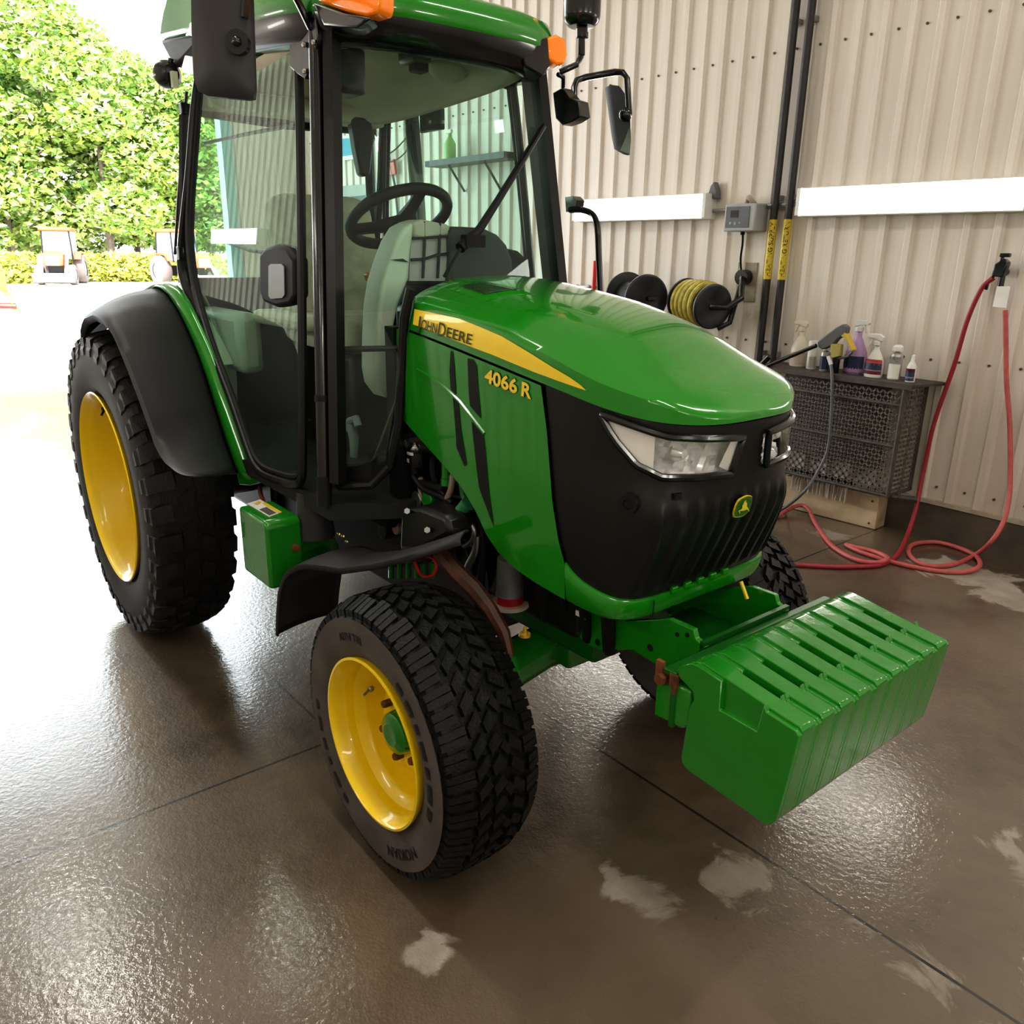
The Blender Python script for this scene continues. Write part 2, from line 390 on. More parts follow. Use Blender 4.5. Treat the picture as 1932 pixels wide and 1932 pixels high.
def tree(loc, h, w, seed, label, group, tone=(0, 1, 3)):
    r = random.Random(seed); t = thing('tree', label, 'tree', loc, group); o = V(loc)
    tk = MB(); tk.tube([o, o+V((.1, .1, h*.3)), o+V((r.uniform(-.3, .3), r.uniform(-.3, .3), h*.8))], [.22, .16, .05], 8)
    for k in range(6):
        a = r.uniform(0, 6.28); z = h*r.uniform(.15, .6); tk.tube([o+V((0, 0, z)), o+V((math.cos(a)*w*.45, math.sin(a)*w*.45, z+h*.12))], [.07, .03], 6)
    tk.build('trunk', BARK, t)
    bl = []
    for k in range(16):
        a = r.uniform(0, 6.28); z = h*r.uniform(.16, .92); f = w*.62*(1-abs(z/h-.42)*1.1)
        bl.append((o+V((math.cos(a)*f*r.random(), math.sin(a)*f*r.random(), z)), V((w*.42, w*.42, h*.1))*r.uniform(.7, 1.15)))
    for k, tn in enumerate(tone):
        leaves((7000, 5200, 2600)[k], bl, .20, seed*7+k).build('foliage', LEAF[tn], t, ang=0, weld=False, recalc=False)
    return t
TG = 'trees at the edge of the yard'
LB = ['broad bright green tree beyond the yard, left of the far red tractor', 'tall yellow-green tree standing right behind the far red tractor', 'tall leafy tree beyond the yard just left of the cab',
      'darker green tree seen through the rear side glass of the cab', 'dense green tree seen through the cab door glass', 'green tree beyond the yard near the photo\'s left edge', 'shaded tree in the second row behind the yard', 'bushy tree further right beyond the yard']
for i, (u, X, h, w, tn) in enumerate([(15, -44, 11.6, 4.6, (0, 1, 3)), (110, -46, 13.6, 5, (0, 1, 3)), (205, -43, 12, 4.6, (0, 1, 3)), (300, -44, 10.2, 4.5, (0, 1, 3)), (395, -43, 10.2, 4.4, (1, 0, 2)), (-90, -45, 12, 5, (0, 1, 3)), (60, -52, 12, 5, (1, 2, 0)), (255, -52, 12, 5.5, (1, 2, 0)), (350, -51, 11.5, 5, (1, 2, 0)), (520, -45, 10.5, 5, (1, 2, 0))][:]):
    p = px(u, 450, x=X)
    lab = (LB+['shaded tree of the back row behind the cab', 'green tree hidden mostly by the cab beyond the yard'])[i]
    tree((X, p.y, -.03), h, w, 11+i, lab, TG, tn)
BL = ['yellow-green bush at the yard edge left of the far red tractor', 'yellow bush just right of the far red tractor', 'golden bush at the foot of the trees beside the cab', 'low bush at the yard edge by the photo\'s left border', 'orange-tinged bush seen through the cab rear glass']
for i, (u, X, tn) in enumerate([(58, -38, (4, 0)), (215, -38, (4, 0)), (285, -37.5, (0, 4)), (-38, -37, (4, 0)), (355, -38, (4, 0))]):
    p = px(u, 520, x=X); o = V((X, p.y, 0)); t = thing('bush', BL[i], 'bush', o, 'bushes at the foot of the trees')
    for k, q in enumerate(tn):
        leaves(1500, [(o+V((rnd.uniform(-.3, .3), d, .5)), V((.9, 1.0, .75))) for d in (-1.1, 0, 1.1)], .12, 90+i*3+k).build('foliage', LEAF[q], t, ang=0, weld=False, recalc=False)

# far red tractor in the yard
OR = mat('orange_red_paint', (.75, .10, .03), .4); GT = mat('dusty_tyre', (.13, .11, .11), .8); PALE = mat('pale_panel', (.75, .72, .70), .5); SKYG = mat('far_cab_glass', (.45, .6, .68), .1, coat=.5)
def far_tractor(loc, rz, label):
    t = thing('tractor', label, 'tractor', (0, 0, 0), None)
    def w(x, y, r, wd, nm):
        b = MB(); b.lathe([(r*.5, -wd/2), (r*.92, -wd/2), (r, -wd*.3), (r, wd*.3), (r*.92, wd/2), (r*.5, wd/2)], (x, y, r), (0, 1, 0), 24); q = b.build(nm, GT, t)
        b = MB(); b.lathe([(0, -wd*.3), (r*.5, -wd*.42), (r*.52, 0), (r*.5, wd*.42), (0, wd*.3)], (x, y, r), (0, 1, 0), 20); b.build('rim', PALE, q)
    for s in (-1, 1):
        w(-.1, s*.68, .6, .4, 'rear_wheel'); w(1.65, s*.6, .4, .28, 'front_wheel')
    b = MB(); b.prism([(.7, -.33, .75), (2.1, -.33, .75), (2.15, -.33, 1.15), (1.9, -.33, 1.3), (.7, -.33, 1.38)], (0, .66, 0)); b.build('hood', OR, t, bevel=.05)
    b = MB(); b.box((2.14, 0, .95), (.04, .5, .36)); b.build('grille', PALE, t, bevel=.01)
    b = MB(); b.prism([(-.55, -.55, 1.0), (.75, -.55, 1.0), (.65, -.5, 2.1), (-.5, -.5, 2.1)], (0, 1.1, 0)); b.build('cab_glass', SKYG, t, bevel=.03)
    for s in (-1, 1):
        for x0, x1 in ((.76, .66), (-.56, -.5)): b = MB(); b.tube([(x0, s*.56, .95), (x1, s*.51, 2.12)], .035, 6); b.build('cab_post', M['black'], t)
    b = MB(); b.box((.08, 0, 2.18), (1.4, 1.2, .14)); b.build('roof', OR, t, bevel=.05)
    for s in (-1, 1):
        b = MB(); b.prism([(-.75, s*.5-.18, 1.0), (-.4, s*.5-.18, 1.3), (.3, s*.5-.18, 1.3), (.6, s*.5-.18, 1.0), (.5, s*.5-.18, .98), (.25, s*.5-.18, 1.22), (-.35, s*.5-.18, 1.22), (-.65, s*.5-.18, .98)], (0, .5, 0)); b.build('fender', OR, t)
    for s in (-1, 1): b = MB(); b.tube([(.6, s*.45, 1.2), (1.5, s*.45, 1.15), (2.3, s*.45, .4)], .07, 6); b.build('loader_arm', PALE, t)
    b = MB(); b.box((2.4, 0, .3), (.2, 1.5, .35)); b.build('bucket', PALE, t, bevel=.02)
    b = MB(); b.box((.4, 0, .6), (2.6, .5, .4)); b.build('chassis', M['black'], t)
    t.location = loc; t.rotation_euler = (0, 0, rz); return t
p = px(133, 536, z=-.03); far_tractor((p.x-1, p.y, -.03), -.35, 'small red tractor with pale cab windows parked far off at the yard edge')
p = px(333, 525, z=-.03); far_tractor((-33, p.y*33/abs(p.x) if p.x < -33 else p.y, -.03), .2, 'far red tractor seen through the rear side glass of the cab')
p = px(8, 592, z=-.03); t = thing('farm_implement', 'red and yellow farm machine standing in the bright yard at the photo\'s left edge', 'farm machine', (p.x, p.y, -.03))
o = V((p.x, p.y, -.03)); b = MB(); b.box(o+V((0, -.15, .75)), (.5, .55, .45)); b.prism([o+V((.1, -.5, .95)), o+V((.1, .15, .95)), o+V((.1, .05, 1.25)), o+V((.1, -.5, 1.3))], (-.3, 0, 0)); b.build('hopper', OR, t, bevel=.02)
b = MB(); b.tube([o+V((0, -.1, .9)), o+V((.1, .12, .45)), o+V((.15, .28, 0))], .06, 8); b.tube([o+V((0, -.4, .9)), o+V((.1, -.4, .03))], .06, 8); b.build('leg', mat('yellow_arm', (.9, .6, .1), .4), t)
GM_ = mat('grey_motor', (.25, .2, .2), .6)
b = MB(); b.box(o+V((.05, .32, .5)), (.25, .22, .2)); b.build('motor', GM_, t, bevel=.02)
b = MB(); b.box(o+V((.1, .5, .09)), (.3, .3, .18)); b.build('wheel_block', GM_, t, bevel=.02)
b = MB(); b.tube([o+V((0, -.2, .2)), o+V((.2, .25, .18))], .07, 8); b.build('frame', M['red'], t)

# ---------------------------------------------------------------- lamps
TUBE = mat('glowing_diffuser', (.95, .95, .9), .4, emit=(1.0, .96, .88), es=13)
TUBE2 = mat('bright_diffuser', (.95, .95, .9), .4, emit=(1.0, .95, .86), es=11)
TUBE3 = mat('ceiling_and_fill_diffuser', (.95, .95, .9), .4, emit=(1.0, .95, .86), es=26)
LBOD = mat('lamp_end_cap', (.75, .74, .7), .5)
def fluo(c, L, ax, up, out, label, group, es=None):
    c = V(c); ax = V(ax); up = V(up); out = V(out)
    t = thing('fluorescent_lamp', label, 'lamp', c, group)
    def ring(s, k=1.0): return [c+ax*s+up*(a*.078*k)+out*(d) for a, d in ((-1, .0), (-1, .075), (-.93, .082), (.93, .082), (1, .075), (1, .0))]
    b = MB(); b.grid([[c+ax*s+up*(a*.075)+out*d for s in (-L/2+.02, L/2-.02)] for a, d in ((-1, .066), (-.5, .067), (0, .0675), (.5, .067), (1, .066))]); b.build('diffuser', es or TUBE, t, ang=60)
    for s_ in (-1, 1): b = MB(); b.box(c+up*(s_*.079)+out*.034, [abs(ax[i])*(L-.03)+abs(up[i])*.006+abs(out[i])*.07 for i in range(3)]); b.build('housing_side', LBOD, t, ang=0)
    for s in (-1, 1):
        b = MB(); R = ring(s*(L/2-.02), 1.03); b.prism(R, ax*(s*.025)); b.build('end_cap', LBOD, t, ang=0)
    b = MB(); b.box(c-out*.02, (abs(ax.x)*L+abs(up.x)*.168+abs(out.x)*.056, abs(ax.y)*L+abs(up.y)*.168+abs(out.y)*.056, abs(ax.z)*L+abs(up.z)*.168+abs(out.z)*.056)); b.build('base_plate', LBOD, t, ang=0)
    return t
FG = 'strip lamps on the walls'
fluo((-.87, WY-.045, 1.885), 1.30, (1, 0, 0), (0, 0, 1), (0, -1, 0), 'glowing white strip lamp on the ribbed wall, left of the grey control box', FG)
fluo((1.13, WY-.045, 1.885), 1.30, (1, 0, 0), (0, 0, 1), (0, -1, 0), 'glowing white strip lamp on the ribbed wall, right of the black heating pipes', FG)
for x in (3.4,): fluo((x, WY-.045, 1.885), 1.30, (1, 0, 0), (0, 0, 1), (0, -1, 0), 'white strip lamp further along the ribbed wall, %s' % ('behind the cab' if x < 0 else 'beyond the right edge of the photo'), FG)
for x in (-5.35, -2.2, .9, 3.9): fluo((x, YR+.045, 2.1), 1.30, (1, 0, 0), (0, 0, 1), (0, 1, 0), 'white strip lamp on the opposite wall behind the camera, %.1f m from the door' % (x-XD), 'strip lamps on the opposite wall', TUBE2)
for y, nm in ((-1.3, 'nearer the opposite wall'), (1.5, 'nearer the left wall')): fluo((XF-.045, y, 2.1), 1.30, (0, 1, 0), (0, 0, 1), (-1, 0, 0), 'added fill strip lamp on the unseen end wall ahead of the tractor, '+nm, 'added fill lamps on the end wall', TUBE3)  # unseen lamps, added to throw light onto the headlights and nose
fluo((3.7, 2.0, ZC-.02), 2.0, (0, 1, 0), (1, 0, 0), (0, 0, -1), 'white ceiling strip lamp set crosswise near the wall above the red hose', 'strip lamps under the ceiling', TUBE3)
for x in (-3.0, 1.0, 4.8): fluo((x, -.9, ZC-.02), 2.4, (1, 0, 0), (0, 1, 0), (0, 0, -1), 'white ceiling strip lamp above the bay, %.1f m from the door' % (x-XD), 'strip lamps under the ceiling', TUBE3)
sun = bpy.data.lights.new('sun', 'SUN'); sun.energy = 10; sun.angle = .01; sun.color = (1, .95, .85); so = bpy.data.objects.new('sun', sun); COL.objects.link(so)
so.rotation_euler = V((.55, -.28, .80)).to_track_quat('Z', 'Y').to_euler()
w = bpy.data.worlds.new('sky'); scn.world = w; w.use_nodes = True
bg = w.node_tree.nodes['Background']; skt = w.node_tree.nodes.new('ShaderNodeTexSky'); skt.sky_type = 'HOSEK_WILKIE'; skt.turbidity = 6; skt.sun_direction = V((.55, -.28, .80)).normalized()
mxs = w.node_tree.nodes.new('ShaderNodeMix'); mxs.data_type = 'RGBA'; mxs.inputs['Factor'].default_value = .8; mxs.inputs[7].default_value = (.92, .97, 1.0, 1)
w.node_tree.links.new(skt.outputs[0], mxs.inputs[6]); w.node_tree.links.new(mxs.outputs[2], bg.inputs['Color']); bg.inputs['Strength'].default_value = 6.2
pt = bpy.data.lights.new('door_daylight', 'AREA'); pt.shape = 'RECTANGLE'; pt.size = ZH; pt.size_y = YJ-YJ2; pt.cycles.is_portal = True
po = bpy.data.objects.new('door_daylight', pt); COL.objects.link(po); po.location = (XD-.15, (YJ+YJ2)/2, ZH/2); po.rotation_euler = (0, -PI/2, 0)
# ================================================================== THINGS ON AND BY THE LEFT WALL
PIPE = mat('black_pipe', (.030, .026, .026), .5, var=.2); YLAB = mat('yellow_label', (.62, .47, .05), .5); INK = mat('dark_label_ink', (.07, .055, .01), .6)
for x, txt, lab in ((.282, 'HEATING SUPPLY', 'black heating pipe with yellow supply label, just right of the grey control box'),
                    (.388, 'HEATING RETURN', 'black heating pipe with yellow return label, nearest the right strip lamp')):
    yy = WY-.055; t = thing('heating_pipe', lab, 'pipe', (x, yy, .86), 'heating pipes')
    b = MB(); b.cyl((x, yy, .86), (x, yy, ZC-.01), .024, 14); b.build('pipe', PIPE, t)
    b = MB(); b.cyl((x, yy, 1.425), (x, yy, 1.79), .0262, 20); lb = b.build('label_band', YLAB, t)
    vs, fs = text_verts(txt, 1, bold=.02); wd = max(v.x for v in vs); b = MB(); k = .335/wd; r0 = .0268
    b.add([V((x+r0*math.sin(.5-(v.y*.042-.015)/r0), yy-r0*math.cos(.5-(v.y*.042-.015)/r0), 1.44+v.x*k)) for v in vs], fs)
    b.build('lettering', INK, lb, ang=0, recalc=False)
    b = MB()
    for z in (.95, 1.92, 2.9): b.box((x, WY-.028, z), (.05, .05, .03))
    b.build('clip', M['steel'], t)
b = MB(); b.tube([(.27, WY-.05, .86), (.27, WY-.12, .84), (.33, WY-.2, .90)], .03, 10); b.tube([(.39, WY-.05, .87), (.39, WY-.05, .83)], .026, 10); b.box((.335, WY-.025, .86), (.16, .05, .03))
tag(b.build('pipe_fitting', PIPE, loc=(.3, WY-.1, .85)), 'black pipe elbow at the lower end of the heating pipes', 'pipe')

# control box with display and cable
c = V((.095, WY-.09, 1.803)); GB = mat('grey_box', (.36, .37, .38), .45); FACE = mat('dark_panel_face', (.10, .11, .13), .3); DISP = mat('display', (.015, .015, .02), .15)
t = thing('control_box', 'small grey control box with dark display on the wall between the strip lamps', 'control box', c)
b = MB(); b.box(c+V((0, .005, 0)), (.235, .15, .17)); b.build('housing', GB, t, bevel=.008)
b = MB(); b.box(c+V((-.012, -.072, .003)), (.178, .006, .128)); f = b.build('front_panel', FACE, t)
b = MB(); b.box(c+V((-.035, -.076, .022)), (.06, .003, .044)); b.build('display', DISP, f)
b = MB()
for i, ch in enumerate('P0*'): text_on(b, ch, c+V((-.068+i*.036, -.0765, -.045)), V((1, 0, 0)), V((0, 0, 1)), size=.026)
b.build('key_symbol', M['white'], f, ang=0)
b = MB(); b.tube(smooth([c+V((-.02, .01, -.085)), c+V((-.02, .02, -.16)), c+V((-.045, .05, -.26)), c+V((-.03, .06, -.37)), c+V((-.02, .06, -.42))], 24), .007, 8); b.cyl(c+V((-.02, .01, -.08)), c+V((-.02, .01, -.105)), .014, 10); b.build('cable', M['rubber'], t)
b = MB(); b.tube(smooth([c+V((-.03, .03, .085)), c+V((-.02, .03, .11)), c+V((.01, 0, .125)), c+V((.03, .01, .10)), c+V((.02, .05, .09))], 20), .016, 8); b.build('cable_gland', mat('beige_putty', (.42, .36, .29), .7), t)
b = MB(); b.cyl((-.24, WY-.03, 1.855), (.0, WY-.03, 1.86), .012, 8); b.cyl((.2, WY-.03, 1.875), (.41, WY-.03, 1.88), .014, 8)
b.build('conduit', M['steel'], t)
b = MB(); q = V((-.215, WY-.06, 1.985)); b.prism([q+V((-.045, 0, -.05)), q+V((.04, 0, -.055)), q+V((.03, 0, .0)), q+V((.005, 0, .055)), q+V((-.02, 0, .03))], (0, .05, 0))
tag(b.build('bracket', mat('grey_bracket', (.13, .13, .14), .5), loc=q, bevel=.006), 'dark grey bracket at the upper right corner of the left strip lamp', 'bracket')

# hose reels
def reel(c, L, R, r, ax, label, hose=None):
    c = V(c); ax = V(ax).normalized(); t = thing('hose_reel', label, 'hose reel', c)
    b = MB(); b.lathe([(r, -L/2), (r, L/2)], c, ax, 32); b.build('drum', M['rubber'], t)
    for s in (-1, 1):
        b = MB(); b.lathe([(0, s*L/2-.0), (R*.35, s*(L/2+.004)), (R*.5, s*(L/2+.02)), (R*.93, s*(L/2+.024)), (R, s*(L/2+.016)), (R, s*(L/2+.004)), (R*.9, s*(L/2+.002)), (r*.9, s*(L/2-.01)), (0, s*(L/2-.01))], c, ax, 40)
        b.build('flange', mat('worn_black_reel', (.02, .021, .025), .45, var=.7, vs=9), t)
    if hose:
        t1 = V((0, 0, 1)); e1 = (t1-ax*t1.dot(ax)).normalized(); e2 = ax.cross(e1); P = []
        n = 9; m = 26
        for i in range(n*m+1):
            a = 2*PI*i/m; s = -L/2+.035+(L-.07)*i/(n*m); rr = R*.86+.012*math.sin(i*.13)
            P.append(c+ax*s+(e1*math.cos(a)+e2*math.sin(a))*rr)
        P += [c-ax*(L*.36)-e1*R*1.05+e2*.05]
        b = MB(); b.tube(P, .0185, 8); b.build('hose', hose, t, weld=False)
    return t
c1 = px(1200, 560, y=WY-.33); RX = (.93, -.36, -.02)
t = reel(c1, .30, .165, .10, RX, 'empty black hose reel on the wall, left of the reel with yellow hose')
for s in (-1, 1): b = MB(); e = c1+V(RX).normalized()*s*.17; b.tube([e, e+V((.02*s, .12, 0)), V((e.x+.03*s, WY, e.z))], .016, 8); b.build('wall_arm', M['gloss'], t)
c2 = px(1318, 572, y=WY-.30)
YH = mat('yellow_hose', (.42, .36, .07), .5, var=.3, vs=30)
t = reel(c2, .30, .145, .08, (.95, -.30, -.08), 'hose reel wound with yellow hose on the wall below the grey control box', YH)
b = MB(); e = c2+V((.95, -.30, -.08)).normalized()*.17; m = V((.09, WY-.005, 1.43))
b.tube([e+V((-.02, 0, .0)), e+V((.08, .04, .0)), e+V((.14, .1, .06)), m+V((0, -.05, 0))], .02, 8); b.tube([e+V((.02, .04, -.14)), e+V((.08, .08, -.1)), m+V((0, -.05, -.02))], .018, 8); b.cyl(m+V((0, -.07, 0)), m, .05, 16)
b.build('wall_arm', M['gloss'], t)
b = MB(); b.box(m+V((0, .0, -.03)), (.15, .012, .25)); b.build('mount_plate', SILLM, t)
# tool rail and red rod on the wall left of the reels
b = MB(); q = px(1110, 541, y=WY-.05); b.cyl(q+V((-.25, 0, 0)), q+V((.1, 0, 0)), .008, 8)
for d in (-.12, .02): b.ball(q+V((d, -.01, .0)), .016, 8)
tag(b.build('tool_rail', M['steel'], loc=q), 'thin steel rail with two knobs on the wall behind the empty black reel', 'rail')
a0 = px(1123, 492, y=WY-.06); b = MB(); b.cyl(a0, V((a0.x, a0.y-.02, .0)), .016, 10)
tag(b.build('broom_handle', M['red'], loc=(a0.x, a0.y, .0)), 'red pole leaning at the wall just left of the empty black reel', 'pole')

# mesh rack with shelf
RK = mat('dirty_rack_steel', (.075, .062, .052), .6, var=.35, vs=14); MX = mat('mud_grey_mesh', (.13, .11, .095), .7, var=.3, vs=20)
x0, x1, y0, y1, z0, z1 = .50, 1.43, WY-.30, WY-.03, .26, .905
t = thing('wire_rack', 'dark steel wire mesh rack with a narrow shelf on the wall', 'rack', ((x0+x1)/2, WY-.16, z0))
b = MB(); b.prism([(x0-.06, WY-.02, z1-.012), (x1+.08, WY-.02, z1-.012), (x1+.08, WY-.06, z1-.012), (x1-.0, y0, z1-.012), (x0-.06, y0, z1-.012)], (0, 0, .014)); b.box(((x0+x1)/2, y0, z1-.012), (x1-x0+.02, .012, .03)); b.build('shelf_board', RK, t)
b = MB()
for x in (x0, x1-.03): b.cyl((x, y0+.01, z0), (x, y0+.01, z1-.02), .014, 8); b.cyl((x, WY-.03, z0), (x, WY-.03, z1-.02), .012, 8)
for z in (z0, z1-.12, .55): b.cyl((x0, y0+.01, z), (x1-.03, y0+.01, z), .010, 8)
for x in (x0, x1-.03): b.cyl((x, y0, z0), (x, WY-.02, z0), .01, 8)
b.cyl((x1-.05, y0+.05, z0-.01), (x1+.09, y0+.12, z0-.01), .018, 8); b.build('frame', RK, t)
b = MB(); yy = y0+.012; dx, dz = .042, .024; nx = int((x1-x0-.03)/dx); nz = int((z1-.04-z0)/dz)
for i in range(nx):
    for j in range(nz):
        xx = x0+dx*(i+(.5 if j % 2 else 0)); zz = z0+dz*j
        if xx+dx/2 > x1-.03: continue
        for sx in (-1, 1):
            p0 = V((xx+dx/2*0, yy, zz)); p1 = V((xx+sx*dx/2, yy, zz+dz)); d = (p1-p0).normalized(); n = V((d.z, 0, -d.x))*.0048
            b.add([p0-n, p0+n, p1+n, p1-n, p0-n+V((0, .006, 0)), p0+n+V((0, .006, 0)), p1+n+V((0, .006, 0)), p1-n+V((0, .006, 0))], [(0, 1, 2, 3), (4, 7, 6, 5), (0, 4, 5, 1), (1, 5, 6, 2), (2, 6, 7, 3), (3, 7, 4, 0)])
b.build('mesh_front', MX, t, ang=0, weld=False, recalc=False)
b = MB()
for j in range(22):
    for k in range(6):
        yk = y0+.02+k*.042; b.box((x1-.03, yk+.01*(j % 2), z0+.03+j*.028), (.008, .022, .014))
b.build('mesh_side', MX, t, ang=0, weld=False)
b = MB(); b.box(((x0+x1)/2-.1, WY-.07, .6), (.7, .02, .5)); b.build('backing_sheet', mat('brown_backing', (.12, .10, .085), .8, var=.4), t)
# chain hanging at the rack's right side
b = MB()
for j in range(24):
    c = V((x1+.012, y0+.06, z1-.04-j*.026)); e = V((0, 1, 0)) if j % 2 else V((1, 0, 0)); P = [c+e*(.009*math.cos(a))+V((0, 0, .018*math.sin(a))) for a in [2*PI*k/10 for k in range(10)]]
    b.tube(P, .003, 5, closed=True)
tag(b.build('chain', MX, loc=(x1, y0+.06, z0), weld=False), 'grey steel chain hanging down the right side of the mesh rack', 'chain')
# brush with hanging bristles under the rack
t = thing('scrub_brush', 'wide brush with pale hanging bristles below the mesh rack', 'brush', (.93, WY-.2, .2))
b = MB(); b.box((.93, WY-.22, .262), (.40, .05, .03)); b.build('block', M['black'], t)
b = MB()
for k in range(24):
    x = .74+k*.0165; b.cyl((x, WY-.22+rnd.uniform(-.015, .015), .255), (x+rnd.uniform(-.006, .006), WY-.225+rnd.uniform(-.02, .02), .14), .006, 5, r2=.004)
tag(b.build('bristle', mat('grey_bristles', (.42, .38, .34), .8), t, weld=False), kind='stuff')
# wooden box by the wall
WOOD = mat('worn_plywood', (.50, .39, .26), .7, var=.25, vs=6); NAIL = mat('nail', (.06, .045, .035), .6)
P0 = px(1466, 953, z=.0); P1 = px(1650, 1000, z=.0); d = (P1-P0).normalized(); n = V((-d.y, d.x, 0)); t = thing('wooden_box', 'low pale wooden box on the floor below the mesh rack', 'box', (P0+P1)/2)
def plank(a, e, th, w, h, z): return MB().prism([a, a+e*w, a+e*w+V((0, 0, h)), a+V((0, 0, h))], th)
L = (P1-P0).length; q0 = px(1466, 953, y=P0.y)
plank(P0+V((0, 0, .003)), d, n*.02, L, .205, 0).build('front_board', WOOD, t, bevel=.002)
for s in (0, L-.02): plank(P0+d*s+n*.02+V((0, 0, .003)), n, d*.02, .105, .195, 0).build('side_board', WOOD, t)
for u, v in ((.03, .17), (.03, .04), (.5*L, .18), (L-.04, .17), (L-.04, .03), (.25*L, .03)): b = MB(); b.cyl(P0+d*u+V((0, 0, v+.003))-n*.002, P0+d*u+V((0, 0, v+.003))+n*.004, .007, 8); b.build('nail', NAIL, t)

# bottles on the shelf
SZ = z1+.003; WP = mat('milky_plastic', (.62, .56, .46), .4); WB = M['white']; RL = mat('red_label', (.5, .05, .05), .4); BL_ = mat('navy_label', (.03, .04, .10), .4); PU = mat('purple_liquid', (.45, .28, .50), .35); TAN = mat('tan_label', (.42, .34, .26), .5); ALU = mat('aerosol_metal', (.5, .47, .44), .35, metal=.4)
def bottle(u, v, h, r, prof, label, m, cap=None, yoff=0.0, trig=None, bands=(), sq=1.0):
    yb = WY-.16+yoff; p = px(u, v, y=yb); c = V((p.x, yb, SZ)); t = thing('spray_bottle' if trig else 'spray_can', label, 'bottle' if trig else 'spray can', c, 'bottles on the rack shelf')
    b = MB(); b.lathe([(0, 0)]+[(r*a, h*z) for a, z in prof]+[(0, h*prof[-1][1])], c, (0, 0, 1), 24)
    if sq != 1:
        for i in range(len(b.v)): b.v[i] = V((b.v[i].x, c.y+(b.v[i].y-c.y)*sq, b.v[i].z))
    b.build('body', m, t)
    for za, zb, mm in bands:
        b = MB(); rr = [(tab([(z, a) for a, z in prof], zz)*r+.0012, zz*h) for zz in (za, (za+zb)/2, zb)]; 
        rows = [[c+V((q*math.cos(a), sq*q*math.sin(a), zz)) for a in [PI+.35+k*(PI-.7)/14 for k in range(15)]] for q, zz in rr]
        b.grid(rows); b.build('label', mm, t, recalc=False)
    if trig:
        k = c+V((0, 0, h*prof[-1][1])); s = trig; b = MB()
        b.cyl(k-V((0, 0, .005)), k+V((0, 0, .022)), r*.36, 14); b.prism([k+V((.03*s, -.013, .02)), k+V((.035*s, -.013, .045)), k+V((.01*s, -.013, .062)), k+V((-.05*s, -.013, .06)), k+V((-.062*s, -.013, .048)), k+V((-.055*s, -.013, .036)), k+V((-.012*s, -.013, .034))], (0, .026, 0))
        b.tube([k+V((-.03*s, 0, .034)), k+V((-.036*s, 0, .012)), k+V((-.048*s, 0, -.012))], .006, 6)
        b.build('trigger_head', cap or WB, t, bevel=.004)
    elif cap:
        k = c+V((0, 0, h*prof[-1][1])); b = MB(); b.lathe([(0, .03), (r*.5, .03), (r*.8, .02), (r*.85, -.002), (0, -.002)], k, (0, 0, 1), 20); b.build('cap', cap, t)
    return t
BOT = [(.92, 0), (1, .05), (1, .40), (.95, .52), (.62, .70), (.36, .84), (.30, .86), (.30, 1)]
CAN = [(.94, 0), (1, .02), (1, .82), (.9, .88), (.5, .93), (.3, .95), (.3, 1)]
bottle(1508, 675, .22, .062, BOT, 'large milky trigger spray bottle at the left end of the shelf', WP, WP, .03, 1, ((.06, .40, TAN),), .75)
bottle(1532, 680, .17, .030, [(.95, 0), (1, .03), (1, .9), (.95, 1)], 'slim white spray can right beside the large milky bottle', WB, None, -.02, None, ((.05, .45, ALU),))
bottle(1556, 686, .13, .028, CAN, 'small can standing under the spray gun on the shelf', ALU, WB, -.05, None, ((.1, .7, BL_),))
bottle(1575, 690, .12, .026, CAN, 'small dark bottle left of the purple bottle', M['black'], WB, -.06, None)
bottle(1612, 690, .25, .066, BOT, 'large clear trigger bottle with purple liquid and black lower half', PU, mat('clear_cap', (.6, .58, .55), .3), .02, -1, ((.02, .42, BL_),), .75)
bottle(1648, 700, .185, .054, BOT, 'white trigger spray bottle with red and navy label in the middle of the shelf', WB, WB, -.03, 1, ((.10, .52, BL_), (.44, .56, RL), (.10, .20, RL), (.20, .24, WB)), .6)
bottle(1687, 706, .165, .034, CAN, 'white and grey aerosol can between the white trigger bottle and the shelf end', ALU, WB, -.03, None, ((.05, .80, WB), (.55, .8, BL_)))
bottle(1718, 708, .15, .026, [(.95, 0), (1, .03), (1, .55), (.7, .68), (.42, .75), (.34, .98), (.2, 1)], 'small slim bottle with white neck at the right end of the shelf', WB, None, -.03, None, ((.05, .5, BL_), (.36, .5, RL), (.12, .2, WB)))

# pressure washer gun lying across the shelf with its hose
GG = mat('grey_gun', (.10, .105, .11), .45); yg = WY-.31
def gp(u, v, dy=0): return px(u, v, y=yg+dy)
t = thing('pressure_washer_gun', 'grey and yellow pressure washer gun with black lance leaning on the shelf', 'spray gun', gp(1560, 660))
b = MB(); b.tube([gp(1448, 690), gp(1540, 652)], .0125, 10); b.tube([gp(1436, 688), gp(1452, 672)], .018, 10); b.build('lance', M['gloss'], t)
b = MB(); b.prism([gp(1541, 645), gp(1560, 630), gp(1578, 617), gp(1590, 611), (gp(1598, 617)), gp(1596, 630), gp(1580, 640), gp(1570, 652), gp(1552, 660), gp(1543, 656)], (0, .045, 0)); b.build('body', GG, t, bevel=.008)
b = MB(); b.prism([gp(1586, 634, -.003), gp(1594, 627, -.003), gp(1609, 660, -.003), gp(1606, 664, -.003), gp(1596, 640, -.003)], (0, .05, 0)); b.build('grip_stripe', mat('gun_yellow', (.55, .38, .05), .4), t, bevel=.004)
b = MB(); b.tube([gp(1608, 664, .02), gp(1600, 672, .02), gp(1585, 676, .02), gp(1572, 668, .02)], .008, 8); b.build('trigger_guard', GG, t)
